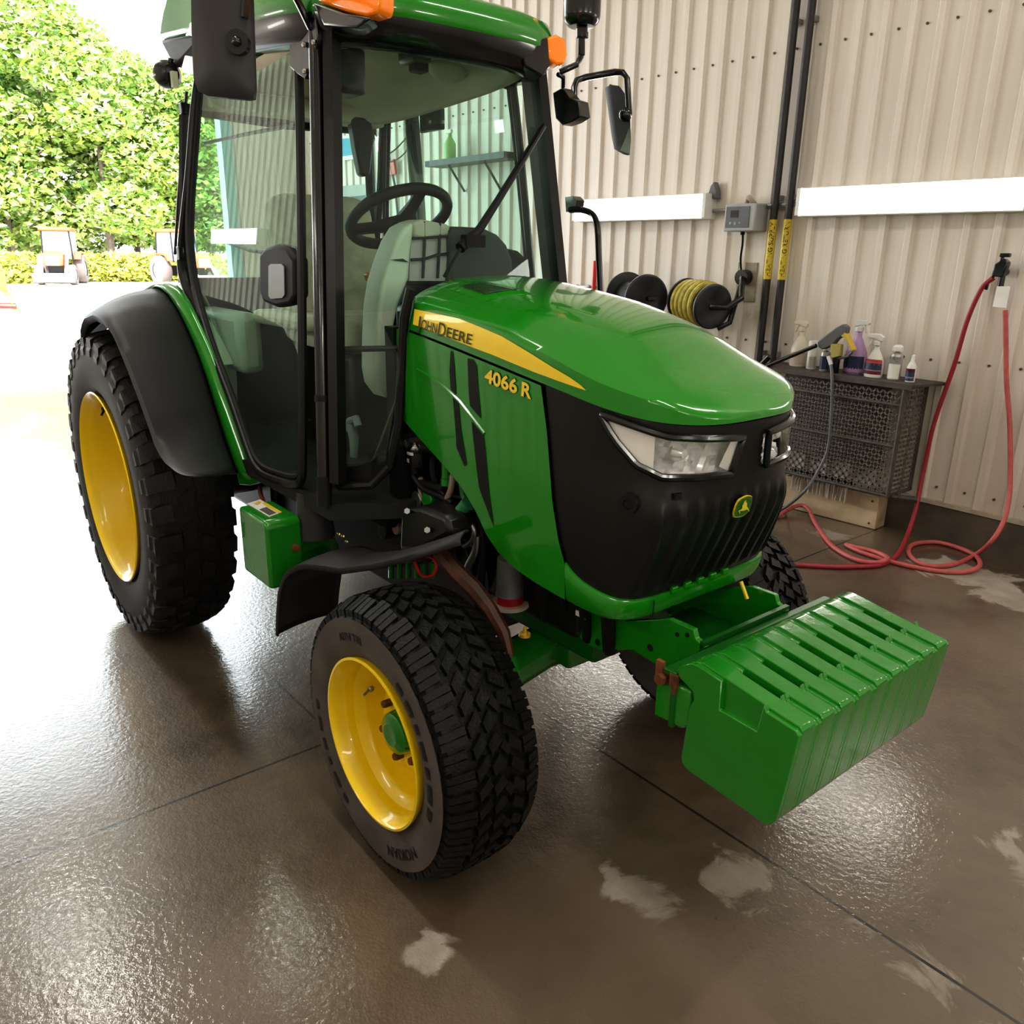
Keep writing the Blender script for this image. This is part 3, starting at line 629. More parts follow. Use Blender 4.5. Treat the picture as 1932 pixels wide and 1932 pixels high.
b = MB(); b.prism([gp(1566, 648), gp(1586, 650), gp(1584, 672), gp(1568, 676)], (0, .035, 0)); b.build('trigger', mat('gun_trigger', (.38, .33, .10), .5), t, bevel=.004)
b = MB(); b.cyl(gp(1563, 672, .01), gp(1568, 688, .01), .012, 10); b.build('coupling', M['white'], t)
hp = [gp(1568, 688, .01), gp(1570, 720, -.01), gp(1568, 790, -.015), gp(1561, 850, -.02), px(1540, 895, y=2.93), px(1515, 930, y=2.86), px(1480, 958, z=.015), px(1455, 966, z=.012), px(1400, 972, z=.012)]
b = MB(); b.tube(smooth(hp, 60), .0095, 8); b.build('hose', mat('grey_hose', (.12, .125, .13), .5), t)

# red water hose on a tap with white tag
HR = mat('red_hose', (.30, .022, .035), .45, var=.15, vs=30); HP = mat('pale_red_hose', (.46, .10, .095), .5, var=.15, vs=30)
tp = px(1890, 510, y=WY-.06)
t = thing('water_tap', 'black tap on the wall at the photo\'s right, above the red hose', 'tap', tp)
b = MB(); b.cyl(tp+V((0, .06, -.01)), tp+V((0, -.02, -.0)), .02, 12); b.prism([tp+V((-.035, -.03, -.03)), tp+V((.02, -.03, -.035)), tp+V((.035, -.03, .04)), tp+V((.01, -.03, .06)), tp+V((-.03, -.03, .03))], (0, .045, 0)); b.build('valve', M['gloss'], t, bevel=.006)
b = MB(); b.box(tp+V((.012, -.02, .075)), (.05, .025, .02)); b.box(tp+V((.0, -.02, .055)), (.015, .02, .03)); b.build('handle', M['gloss'], t, bevel=.004)
b = MB(); b.tube([tp+V((-.03, -.01, -.03)), tp+V((-.05, -.01, -.05)), tp+V((-.055, -.01, -.10))], .008, 6); b.cyl(tp+V((.012, -.01, -.03)), tp+V((.012, -.01, -.08)), .016, 10); b.build('spout', M['gloss'], t)
tg = px(1889, 559, y=WY-.085); b = MB(); b.prism([tg+V((-.034, 0, -.055)), tg+V((.034, 0, -.058)), tg+V((.034, 0, .05)), tg+V((-.03, 0, .05))], (0, .004, 0))
tag(b.build('tag', mat('white_tag', (.8, .78, .75), .5), loc=tg, bevel=.001), 'white rectangular tag hanging under the black tap', 'tag')
yw = WY-.075
def hw(u, v, dy=0): return px(u, v, y=yw+dy)
def hf(u, v, z=.013): return px(u, v, z=z)
h1 = [hw(1874, 525), hw(1852, 545), hw(1825, 605), hw(1800, 690, .01), hw(1762, 800, .01), hw(1740, 900), px(1728, 960, y=3.14), px(1712, 1010, y=3.0), hf(1692, 1048), hf(1660, 1066), hf(1610, 1069), hf(1560, 1069), hf(1470, 1062), hf(1420, 1048)]
b = MB(); b.tube(smooth(h1, 140), .0125, 10)
tag(b.build('hose', HR, loc=hf(1660, 1066), weld=False), 'dark red hose strand from the tap down to the floor and behind the front tyre', 'hose')
h2 = [hw(1897, 585, -.01), hw(1898, 650), hw(1899, 720), hw(1905, 800), hw(1906, 900, -.03), px(1903, 945, y=3.13), px(1893, 985, y=3.08), px(1870, 1022, y=3.02), hf(1838, 1048), hf(1795, 1066), hf(1745, 1066), hf(1716, 1047), hf(1722, 1028), hf(1765, 1023), hf(1810, 1034), hf(1842, 1050), hf(1848, 1068, .03), hf(1822, 1079), hf(1775, 1078), hf(1715, 1068), hf(1665, 1055), hf(1620, 1040), hf(1596, 1028), hf(1612, 1032, .02), hf(1650, 1041, .03), hf(1674, 1053, .035), hf(1655, 1061, .02), hf(1615, 1056), hf(1570, 1030), hf(1540, 990), hf(1526, 962, .04), hf(1510, 953, .05), hf(1486, 962, .03), hf(1465, 975), hf(1420, 990)]
b = MB(); b.tube(smooth(h2, 300), .0125, 10)
tag(b.build('hose', HP, loc=hf(1795, 1066), weld=False), 'paler red hose hanging below the white tag and coiled in a loop on the floor', 'hose')

# things seen through the cab glass, on the wall beyond
def wq(u, v, dy=.03): return px(u, v, y=WY-dy)
def wquad(pts, th, dy=.03): return MB().prism([wq(u, v, dy) for u, v in pts], (0, th, 0))
q = wq(655, 277); t = thing('wall_sign', 'small white sign with blue picture on the far wall, seen through the windscreen', 'sign', q)
wquad([(640, 257), (668, 255), (670, 300), (643, 303)], .01).build('board', M['white'], t); wquad([(643, 262), (665, 260), (667, 292), (645, 295)], .004, .032).build('picture', mat('sign_blue', (.08, .35, .5), .5), t)
q = wq(685, 420); t = thing('wall_cabinet', 'grey cabinet with dark front on the far wall, seen behind the steering wheel', 'cabinet', q)
wquad([(635, 352), (716, 345), (722, 520), (640, 520)], .05, .06).build('body', mat('cabinet_grey', (.35, .37, .36), .5), t); wquad([(652, 372), (712, 366), (716, 520), (656, 520)], .01, .075).build('door', mat('cabinet_dark', (.06, .08, .08), .3), t)
q = wq(900, 300); t = thing('wall_shelf', 'dark bracket shelf on the wall, seen through the windscreen', 'shelf', q)
b = MB(); a0, a1 = wq(835, 318), wq(985, 305); b.prism([a0, V((a1.x, a0.y, a0.z)), V((a1.x, a0.y-.2, a0.z)), V((a0.x, a0.y-.2, a0.z))], (0, 0, .05)); b.build('board', M['black'], t)
b = MB()
for f in (.3, .75): b.tube([lerp(a0, V((a1.x, a0.y, a0.z)), f)+V((0, -.18, 0)), lerp(a0, V((a1.x, a0.y, a0.z)), f)+V((0, 0, -.22))], .012, 6)
b.build('bracket', M['black'], t)
c = V((lerp(a0.x, a1.x, .25), a0.y-.12, a0.z+.053)); t = thing('spray_bottle', 'green spray bottle on the dark bracket shelf behind the cab', 'bottle', c)
b = MB(); b.lathe([(0, 0), (.05, 0), (.055, .03), (.055, .13), (.02, .19), (.018, .22), (0, .22)], c, (0, 0, 1), 16); b.build('body', mat('lime_plastic', (.35, .6, .2), .4), t)
b = MB(); b.box(c+V((-.015, 0, .235)), (.09, .025, .03)); b.build('trigger_head', M['white'], t)
b = MB(); c = wq(738, 300, .03); 
for f in (0, 1): b.tube(smooth([wq(695+f*10, 232), wq(725, 290+f*12, .06), wq(765, 262+f*25, .05), wq(785, 225)], 30), .008, 6)
b.tube([wq(735, 300, .05), wq(745, 350, .05), wq(752, 420, .05), wq(755, 520, .05)], .012, 6); tag(b.build('hanging_cable', M['rubber'], loc=c, weld=False), 'black cables looped on a wall hook, seen through the windscreen', 'cable')
b = wquad([(725, 305), (742, 300), (746, 328), (728, 332)], .02, .06); tag(b.build('valve_handle', M['red'], loc=wq(735, 315)), 'red handle on the wall cable hook, seen left of the steering wheel rim', 'handle')
# ================================================================== THE TRACTOR
TR = thing('tractor', 'large green cab tractor with yellow wheels and black grille in the wash bay', 'tractor', (.95, 0, 0))
def part(name, m, mb, par=None, **k): return mb.build(name, m, par or TR, **k)

# ---- hood: plan outline is a superellipse whose nose and squareness change with height
X0, HW = 2.08, .300
XFT = [(.75, 2.375), (.79, 2.380), (.82, 2.388), (1.033, 2.472), (1.12, 2.478), (1.24, 2.490), (1.5, 2.490)]
NT = [(.79, 7), (.9, 5.5), (1.03, 4.2), (1.12, 3.4), (1.24, 3.0), (1.5, 3.0)]
WT = [(.7, .296), (.9, .300), (1.30, .300), (1.38, .296), (1.455, .280)]
def nose(z, a, off=0):
    """a = 0 front centre, pi/2 right-hand side (-Y), -pi/2 the other side"""
    xf, n, w = tabs(XFT, z)+off, tabs(NT, z), tabs(WT, z)+off
    c, s = abs(math.cos(a)), abs(math.sin(a))
    return V((X0+(xf-X0)*c**(2/n), -math.copysign(w*s**(2/n), a), z))
def Fn(p, off=0):
    xf, n, w = tabs(XFT, p.z)+off, tabs(NT, p.z), tabs(WT, p.z)+off
    return abs(p.y/w)**n + (max(0, p.x-X0)/(xf-X0))**n - 1
def on_nose(u, v, off=0):
    d = ray(u, v); t = .3; st = .004
    while t < 4 and Fn(CAMP+d*t, off) > 0: t += st
    lo, hi = t-st, t
    for _ in range(20):
        m = (lo+hi)/2
        if Fn(CAMP+d*m, off) > 0: lo = m
        else: hi = m
    return CAMP+d*lo
ZC_ = [(1.5, 1.512), (1.6, 1.508), (1.71, 1.50), (1.842, 1.484), (2.022, 1.455), (2.185, 1.409), (2.335, 1.338), (2.42, 1.300), (2.46, 1.277), (2.495, 1.250)]
ZS_ = [(1.5, 1.452), (1.77, 1.430), (1.94, 1.412), (2.01, 1.394), (2.135, 1.366), (2.278, 1.326), (2.382, 1.300), (2.42, 1.288), (2.46, 1.266), (2.495, 1.245)]
ZSP = [(1.5, 1.372), (1.57, 1.366), (1.80, 1.337), (2.112, 1.294), (2.193, 1.282), (2.286, 1.265), (2.402, 1.246), (2.5, 1.236)]
def hw_top(x):
    if x <= X0: return .280
    return .280*max(0, 1-((x-X0)/(2.488-X0))**3.0)**(1/3)
def Htop(x, y):
    w = max(hw_top(x), 1e-4); f = min(1, abs(y)/w)
    return tabs(ZS_, x)+(tabs(ZC_, x)-tabs(ZS_, x))*(1-f**3.2)
def on_top(u, v):
    d = ray(u, v); t = .6
    while t < 4:
        p = CAMP+d*t
        if p.z < Htop(p.x, p.y): return p
        t += .002
XS = [1.553, 1.6, 1.66, 1.72, 1.78, 1.84, 1.9, 1.96, 2.02, 2.08] + [X0+(2.4879-X0)*math.sin(PI/2*k/26) for k in range(1, 27)]
rows = []
for x in XS:
    w = hw_top(x); zs = tabs(ZS_, x); zp = tabs(ZSP, x); f = w/.280; half = []
    ws = (lambda z: w+(tabs(WT, z)-.280)*f**.5+(.002 if f > .05 else 0))
    for t in (0, .12, .35, .6, .8, .92): zz = zp+(zs-.004-zp)*t; half.append((ws(zz), zz))
    half += [(w*.985, zs+.001)]
    for k in range(1, 9): y = w*(.96-.96*k/8); half.append((y, Htop(x, y)))
    rows.append([V((x, -y, z)) for y, z in half] + [V((x, y, z)) for y, z in half[-2::-1]])
b = MB(); b.grid(rows)
back = [V((1.50, p.y*.985, p.z-.012)) for p in rows[0]]; b.grid([back, rows[0]]); b.poly(rows[-1])
part('hood_top', M['green'], b, ang=60)
b = MB()
L0 = rows[-1]
# side panels (right one as measured, left one mirrored)
SIDE_BOT = [(1.477, 1.138), (1.53, 1.10), (1.615, 1.062), (1.70, 1.024), (1.794, .978), (1.86, .925), (1.912, .867), (1.96, .835), (2.02, .812), (2.10, .800), (2.20, .792), (2.30, .788)]
SIDE_FRONT = [(1.294, 2.121), (1.006, 2.167), (.889, 2.203), (.862, 2.235), (.85, 2.27)]
def sideplane(x, z, off=0): return V((x, -(tabs(WT, z)+off) if x < X0 else -(tabs(WT, z)+off)*(max(0, 1-((x-X0)/(tabs(XFT, z)-X0))**tabs(NT, z)))**(1/tabs(NT, z)), z))
def panel_mesh(side):
    b = MB(); rws = []
    for i in range(30):
        x = 1.477+(2.215-1.477)*i/29
        zt = tabs(ZSP, x)-.006 if x < 2.119 else tab([(x_, z_) for z_, x_ in SIDE_FRONT], x)
        zb = tab(SIDE_BOT, x); rws.append([sideplane(x, lerp(zb, zt, k/10), .003 - (.03 if k == 0 else 0)*0) for k in range(11)])
    b.grid(rws); b.grid([[p+V((0, .03, 0)) for p in [r[0] for r in rws]], [r[0] for r in rws]]); b.grid([[p+V((0, .03, 0)) for p in rws[0]], rws[0]])
    b.grid([[p+V((0, .03, 0)) for p in rws[-1]], rws[-1]])
    if side < 0: b.v = [mir(p) for p in b.v]
    return b
for s in (1, -1):
    sp = part('hood_side_panel', M['green'], panel_mesh(s), ang=50)
    def SP(u, v, off=.005):
        p = px(u, v, y=-.303); q = sideplane(p.x, p.z, off); return q if s > 0 else mir(q)
    # vents
    b = MB()
    for pts in ([(851, 661), (855, 664), (858, 690), (862, 745), (852, 735), (849, 700)], [(855, 742), (866, 758), (871, 810), (882, 875), (878, 880), (863, 845), (860, 800)],
                [(883, 676), (893, 678), (900, 690), (903, 730), (909, 790), (888, 765), (885, 730)], [(891, 795), (914, 822), (918, 860), (924, 930), (933, 995), (905, 920), (899, 870)]):
        b.poly([SP(u, v) for u, v in pts])
    part('side_vent', M['black'], b, sp, ang=0, recalc=False)
    b = MB(); b.tube([SP(787, 697, .002), SP(830, 722, .003), SP(868, 757, .0045), SP(915, 818, .0035)], .0048, 6); part('pressed_rib', M['green'], b, sp)
    b = MB(); b.tube([SP(771, 560, .0035), SP(768, 640, .0035), SP(766, 780, .0035)], .0022, 5); part('seam', M['dgreen'], b, sp)
    # stripe with lettering
    top = [(782, 583), (800, 587), (866, 601), (891, 611), (946, 634), (998, 665), (1044, 694), (1075, 712), (1096, 727), (1105, 736)]
    bot = [(779, 612), (800, 619), (890, 655), (928, 669), (959, 682), (1010, 703), (1062, 722), (1088, 731), (1100, 735), (1105, 736.5)]
    def NS(u, v, off=.004):
        p = on_nose(u, v, off); return p if s > 0 else mir(p)
    ta = resample([(a, c, 0) for a, c in top], 30); ba = resample([(a, c, 0) for a, c in bot], 30)
    b = MB(); b.grid([[NS(lerp(a.x, c.x, k/4), lerp(a.y, c.y, k/4)) for k in range(5)] for a, c in zip(ta, ba)]); st = part('yellow_stripe', M['decal'], b, sp, ang=60, recalc=False)
    if s > 0:
        o = NS(785, 617, .007); e = NS(888, 650.5, .007); e1 = (e-o).normalized(); wd = (e-o).length; e2 = (NS(891, 632, .007)-e); h = e2.length*1.06; e2 = e2.normalized()
    else:
        # far side: the same words, readable from that side
        A, B = NS(785, 617, .007), NS(888, 650.5, .007); o = B; e1 = (A-B).normalized(); wd = (A-B).length; h = (NS(891, 632)-NS(888, 650.5)).length; e2 = (NS(891, 632)-NS(888, 650.5)).normalized()
    b = MB(); x = 0
    for txt, w_, k in (('J', .070, 1.36), ('OHN', .30, 1.0), ('D', .135, 1.36), ('EERE', .435, 1.0)):
        text_on(b, txt, o+e1*(wd*x)-(e2*h*.12 if k > 1 else V((0, 0, 0))), e1, e2, width=wd*w_, size=h*1.4*k, bold=.012); x += w_+.022
    part('lettering', mat('stripe_ink', (.03, .05, .01), .4), b, st, ang=0, recalc=False)
    o = SP(916, 719.5, .006); e = SP(1005, 753, .006); e1 = (e-o).normalized(); wd = (e-o).length; e2 = (SP(917, 694)-SP(916, 719.5)); h = e2.length; e2 = e2.normalized()
    if s < 0: o = e; e1 = -e1
    b = MB(); text_on(b, '4066', o, e1, e2, width=wd*.70, size=h*1.38, bold=.03); text_on(b, 'R', o+e1*(wd*.79), e1, e2, width=wd*.2, size=h*1.38, bold=.03)
    part('lettering', M['decal'], b, sp, ang=0, recalc=False)
    b = MB(); text_on(b, '4066', o-(sp.location*0)+V((0, .0008*s, 0)), e1, e2, width=wd*.70, size=h*1.38, bold=.055); text_on(b, 'R', o+e1*(wd*.79)+V((0, .0008*s, 0)), e1, e2, width=wd*.2, size=h*1.38, bold=.055)
    part('lettering_outline', M['black'], b, sp, ang=0, recalc=False)
# hood top vent
b = MB(); fr = [on_top(*q) for q in ((848, 546), (915, 534), (1010, 556), (912, 570))]
fr = [p+V((0, 0, .003)) for p in fr]; c4 = sum(fr, V((0, 0, 0)))/4
def bil(s, t):
    q = fr[0].lerp(fr[1], s).lerp(fr[3].lerp(fr[2], s), t); q.z = Htop(q.x, q.y)+(.006 if 0 < s < 1 and 0 < t < 1 else .0); return q
b.grid([[bil(s/8, t/8) for s in range(9)] for t in range(9)]); hv = part('hood_vent', M['green'], b, recalc=False, ang=50)
b = MB()
for k in range(11):
    t0 = .14+.74*k/11; t1 = t0+.030
    b.grid([[bil(.14+.74*i/10, t_)+V((0, 0, .002)) for i in range(11)] for t_ in (t0, (t0+t1)/2, t1)])
part('slot', M['dark'], b, hv, ang=0, recalc=False, weld=False)
# grille
HT = [(1134, 782), (1160, 791), (1185, 800), (1235, 817), (1265, 825), (1330, 828), (1402, 826)]
HB = [(1134, 784), (1150, 814), (1165, 836), (1201, 878), (1251, 902), (1320, 901), (1379, 894)]
def uv(p): d = V(p)-CAMP; z = d.dot(_f); return 966+FPX*d.dot(CR)/z, 966-FPX*d.dot(CU)/z
LAMP = HT+HB[::-1]
def in_lamp(p):
    if p.y > 0: p = mir(p)
    if p.z < 1.05 or p.x < 2.2: return False
    x, y = uv(p); c = False
    for (ax, ay), (bx, by) in zip(LAMP, LAMP[1:]+LAMP[:1]):
        if (ay > y) != (by > y) and x < (bx-ax)*(y-ay)/(by-ay)+ax: c = not c
    return c
def grille_row(z, n=240):
    zt = z; xg = tab(sorted([(z_, x_) for z_, x_ in SIDE_FRONT]), z)
    xf, nn, w = tabs(XFT, z), tabs(NT, z), tabs(WT, z)
    c = min(1, max(0, (xg-X0)/(xf-X0)))**(nn/2); am = math.acos(c); r = []
    Y0 = .262; a0 = math.asin(min(1, (Y0/(w-.004)))**(nn/2))
    for k in range(26): r.append(nose(z, lerp(am, a0, k/25), -.004))
    for k in range(1, 112):
        y = -Y0+2*Y0*k/112; x = X0+(xf-.004-X0)*(1-(abs(y)/(w-.004))**nn)**(1/nn)
        ph = (y+.02)/.047; ph -= math.floor(ph); f = min(1, max(0, (1.075-z)/.06))*min(1, max(0, (z-.838)/.02)) if abs(y) < .235 else 0
        r.append(V((x+f*.011*min(1, max(0, 2.3-abs(ph-.42)*8.5)), y, z)))
    for k in range(26): r.append(mir(r[25-k]))
    return r
b = MB(); zs = [.800+(1.30-.800)*k/64 for k in range(65)]; G = [grille_row(z) for z in zs]
for r, z in zip(G, zs):
    for p in r: p.z = min(p.z, tabs(ZSP, p.x)-.003)
b.grid(G); b.f = [f for f in b.f if not in_lamp(sum((b.v[i] for i in f), V((0, 0, 0)))/4)]; gr = part('grille', M['grille'], b, ang=30)
def GN(u, v, off): return on_nose(u, v, off)
c = GN(1187, 950, 0); n_ = V((c.x-X0-.15, c.y*1.2, 0)).normalized(); b = MB(); b.lathe([(0, .004), (.010, .004), (.012, .010), (.021, .010), (.023, .004), (.024, -.01)], c, n_, 24); part('screw_cover', M['grille'], b, gr)
b = MB(); c = GN(1279, 937, .002); b.box(c, (.006, .02, .014)); part('clip', M['black'], b, gr)
# green lower ring round the nose
ZRT = [(2.19, .905), (2.203, .889), (2.235, .866), (2.27, .853), (2.32, .842), (2.37, .832), (2.4, .826)]
def ring_row(f, off):
    out = []
    for i in range(101):
        a = 1-2*i/100; a = math.copysign(abs(a)**.8, a)*1.5
        q = nose(.80, a, 0); 
        for _ in range(3): zt = tab(ZRT, q.x); zb = tab([(2.19, .792), (2.30, .786), (2.39, .776)], q.x); z = lerp(zb, zt, f); q = nose(z, a, off)
        if q.x < 2.19: q.x = 2.19
        out.append(q)
    return out
b = MB(); b.grid([ring_row(1.02, -.012), ring_row(1.0, .0015), ring_row(.90, .0045), ring_row(.5, .005), ring_row(.12, .004), ring_row(0, .0), ring_row(-.05, -.03)])
rg = part('nose_ring', M['green'], b, ang=50)
for y in (-.12, -.072, -.025, .022, .07): b = MB(); b.box((tabs(XFT, .83)+.002, y, .832), (.012, .022, .016)); part('ring_tooth', M['green'], b, rg, ang=0, bevel=.003)
b = MB(); b.box((tabs(XFT, .8)+.0135, -.19, .80), (.002, .003, .045)); part('seam', M['dark'], b, rg, ang=0)
# emblem
EP = [(1382.1, 975.2), (1381.6, 968), (1383.1, 961.8), (1386, 953), (1390.4, 944.2), (1394, 940.5), (1398.7, 938), (1404, 935.3), (1409, 933.6), (1414, 934), (1416.3, 935.9), (1416, 943), (1414.7, 950.4), (1412.5, 958), (1409, 964.9), (1405, 969), (1400.7, 972.1), (1396, 974.2), (1390.4, 975.2), (1385, 975.6)]
ec = V((sum(p[0] for p in EP)/len(EP), sum(p[1] for p in EP)/len(EP), 0))
def EM(u, v, off): q = GN(u, v, .010); q.x = tabs(XFT, q.z)+.010+off; return q
def scp(k): return [(ec.x+(u-ec.x)*k, ec.y+(v-ec.y)*k) for u, v in EP]
b = MB(); b.prism([EM(u, v, .000) for u, v in scp(1)], (.004, 0, 0)); em = part('emblem', M['decal'], b, gr, ang=0)
b = MB(); b.poly([EM(u, v, .0052) for u, v in scp(.925)]); part('emblem_field', mat('emblem_green', (.02, .13, .015), .4), b, em, ang=0, recalc=False)
DE = [(655, 800), (668, 778), (695, 768), (720, 745), (728, 715), (724, 690), (742, 680), (748, 655), (765, 640), (765, 610), (775, 610), (777, 640), (790, 600), (796, 604), (782, 655), (772, 668), (770, 690), (780, 712), (808, 715), (826, 735), (838, 770), (850, 792), (838, 795), (822, 770), (800, 762), (755, 780), (720, 784), (690, 784), (684, 806), (694, 830), (682, 826), (672, 806), (676, 788)]
b = MB(); b.poly([EM(1399.3+(u-757)*.112, 954.5+(v-712)*.112, .0066) for u, v in DE]); part('emblem_figure', mat('emblem_yellow', (.75, .65, .05), .4), b, em, ang=0, recalc=False)
# headlights
def hl_grid(off, n=26, m=8, kx=1.0, f=None):
    T = resample([(u, v, 0) for u, v in HT], n); B = resample([(u, v, 0) for u, v in HB], n); cu, cv = 1270, 850
    return [[(lambda u, v: GN(cu+(u-cu)*kx, cv+(v-cv)*kx, off if f is None else off+f(i/(n-1), k/(m-1))))(lerp(a.x, c.x, k/(m-1)), lerp(a.y, c.y, k/(m-1))) for k in range(m)] for i, (a, c) in enumerate(zip(T, B))]
r9 = random.Random(3)
for s in (1, -1):
    mm = (lambda R: R) if s > 0 else (lambda R: [[mir(p) for p in r] for r in R])
    Gd = hl_grid(.003, kx=1.0); per = [r[0] for r in Gd] + Gd[-1][1:] + [r[-1] for r in Gd[::-1]][1:] + Gd[0][::-1][1:-1]
    per = mm([per])[0]; b = MB(); b.tube(per, .0085, 8, closed=True); hl = part('headlight_bezel', M['gloss'], b, gr if False else None)
    def bump(u, v): return -.012-.030*math.sin(PI*min(1, max(0, u)))*math.sin(PI*v)
    R = hl_grid(-.006, kx=.985, f=lambda u, v: bump(u, v)+(r9.uniform(-.012, .012) if .42 < u < .88 and .05 < v < .95 else 0))
    b = MB(); b.grid(mm(R)); part('reflector', M['silver'], b, hl, ang=25, recalc=False)
    b = MB(); b.grid(mm(hl_grid(.004, kx=1.0))); part('lens', M['lens'], b, hl, ang=60, recalc=False)
    b = MB(); c = GN(1285, 855, -.028); c = c if s > 0 else mir(c); b.lathe([(0, .012), (.010, .010), (.016, .0), (.020, -.012)], c, V((1, 0, 0)), 16); part('bulb_reflector', M['silver'], b, hl)
    A = [GN(1379, 832, -.002), GN(1400, 829, -.002), GN(1378, 891, -.002), GN(1356, 880, -.01)]
    b = MB(); b.poly(A if s > 0 else [mir(p) for p in A]); part('side_marker', M['white'], b, hl, ang=0, recalc=False)
    A = [GN(1137, 786, -.001), GN(1236, 822, -.004), GN(1232, 895, -.004), GN(1200, 874, -.001), GN(1166, 832, -.001)]
    b = MB(); b.poly(A if s > 0 else [mir(p) for p in A]); part('turn_lens', mat('pale_lens', (.85, .83, .79), .25, coat=.5), b, hl, ang=0, recalc=False)

# ---- chassis under the hood
b = MB(); b.box((1.78, 0, .92), (.72, .36, .62)); b.box((2.12, 0, 1.0), (.2, .46, .5)); b.box((1.5, 0, 1.22), (.16, .54, .42)); part('engine_block', M['engine'], b, bevel=.02)
b = MB(); b.box((.7, 0, .62), (2.0, .34, .36)); b.cyl((0, -.46, .632), (0, .46, .632), .11, 16); b.box((0, 0, .65), (.5, .4, .45)); part('transmission', M['engine'], b, bevel=.02)
b = MB()
for k in range(9): b.tube(smooth([V((1.52+k*.09, -.19-.01*(k % 3), 1.05-.05*(k % 2))), V((1.56+k*.085, -.235, .95-.04*(k % 3))), V((1.62+k*.08, -.21, .80-.03*(k % 2))), V((1.6+k*.08, -.16, .62))], 16), .010+.004*(k % 3), 8)
part('cable_bundle', M['rubber'], b)
def ep(u, v, y=-.24): return px(u, v, y=y)
def hose(name, m, pts, r, y=-.24): b = MB(); b.tube(smooth([ep(*q) if len(q) == 3 else ep(q[0], q[1], y) for q in pts], 40), r, 10); return part(name, m, b)
hose('engine_hose', M['rubber'], [(822, 850), (800, 845), (785, 865), (782, 890), (795, 910), (840, 922)], .013, -.26)
hose('engine_hose', M['beige'], [(706, 921), (720, 935), (745, 952), (772, 962)], .016, -.27)
hose('engine_hose', M['beige'], [(855, 895), (850, 925), (843, 945), (848, 965), (870, 980)], .009, -.27)
hose('engine_hose', M['hoseg'], [(884, 950), (868, 970), (858, 990), (853, 1010)], .021, -.28)
hose('engine_hose', M['steel'], [(885, 985), (895, 1000), (890, 1020), (875, 1030)], .008, -.28)
hose('engine_hose', M['rubber'], [(905, 985), (912, 1040), (908, 1090), (905, 1130)], .012, -.25)
hose('engine_hose', M['steel'], [(900, 1010), (897, 1040), (885, 1065), (880, 1080)], .011, -.27)
hose('red_wire', M['red'], [(782, 1060), (795, 1085), (815, 1086), (824, 1070), (818, 1054), (806, 1050)], .0045, -.40)
b = MB(); b.cyl(ep(842, 862, -.27), ep(842, 912, -.27), .014, 12); b.cyl(ep(842, 903, -.275), ep(842, 915, -.275), .016, 12); part('green_rod', M['green2'], b)
c = ep(790, 850, -.25); b = MB(); b.lathe([(0, -.045), (.034, -.045), (.036, -.035), (.036, .0), (.04, .004), (.04, .012), (0, .012)], c, (0, 0, 1), 20); fl = part('fuel_filter', M['gloss'], b)
b = MB(); b.lathe([(.04, .010), (.042, .016), (.038, .022), (.03, .03), (.0, .032)], c, (0, 0, 1), 20); b.box(c+V((-.03, -.01, .035)), (.02, .05, .03)); b.box(c+V((.01, -.02, .04)), (.02, .05, .014)); part('filter_head', M['chrome'], b, fl)
b = MB(); rr = .0365
for zz, (a0, a1) in ((-.008, (-.3, .55)), (-.032, (-.35, .1))):
    b.grid([[c+V((math.sin(a)*rr+0, -math.cos(a)*rr, zz+h)) for a in [a0+(a1-a0)*k/6 for k in range(7)]] for h in (0, .012)])
part('filter_print', M['white'], b, fl, ang=0, recalc=False)
c = px(962, 1100, y=-.22); b = MB(); b.lathe([(0, .075), (.035, .075), (.037, .05), (.038, -.028), (.04, -.032), (0, -.032)], c, (0, 0, 1), 24); of = part('oil_filter', mat('grey_filter', (.12, .12, .125), .4, var=.3), b)
b = MB(); b.lathe([(0, -.03), (.0385, -.03), (.0385, -.058), (0, -.058)], c, (0, 0, 1), 24); part('red_band', mat('dark_red', (.30, .01, .01), .4), b, of)
b = MB(); b.lathe([(0, -.055), (.052, -.056), (.055, -.066), (0, -.068)], c, (0, 0, 1), 20); part('filter_base', mat('tan_gasket', (.40, .33, .27), .7), b, of)
for k in range(6): b = MB(); b.cyl(px(738+k*16, 1062, y=-.33), px(738+k*16, 1090, y=-.33), .009, 8); part('cooling_fin', M['green2'], b)
b = MB(); b.prism([px(u, v, y=-.25) for u, v in ((640, 915), (720, 920), (790, 935), (810, 1062), (640, 1085), (600, 1030))], (0, .02, 0)); part('inner_shield', M['black'], b, bevel=.01)
b = MB(); b.prism([px(755, 963, y=-.36), px(790, 955, y=-.36), px(840, 975, y=-.36), px(850, 1010, y=-.36), px(790, 1040, y=-.36), px(752, 1040, y=-.36)], (0, .1, 0)); part('pump_housing', M['engine'], b, bevel=.015)
rh = random.Random(21)
for k in range(13):
    u0, v0 = rh.uniform(735, 860), rh.uniform(880, 1000); P = [(u0, v0)]
    for _ in range(3): P.append((P[-1][0]+rh.uniform(5, 38)*rh.choice((-1, 1, 1)), P[-1][1]+rh.uniform(6, 40)))
    P = [(min(u, 872+.28*(v-880)), min(v, 1040)) for u, v in P]
    hose('engine_hose', [M['rubber'], M['steel'], M['rubber'], M['beige'], M['engine'], M['dgreen']][k % 6], P, rh.choice((.005, .007, .010)), rh.uniform(-.27, -.22))
for u, v, m_ in ((760, 995, 'beige'), (820, 940, 'green2'), (845, 930, 'engine'), (735, 1000, 'engine'), (800, 940, 'steel')):
    b = MB(); c = px(u, v, y=-.24); b.cyl(c-V((0, .03, 0)), c+V((0, .05, 0)), rh.uniform(.016, .03), 14); part('engine_fitting', M[m_], b, bevel=.003)
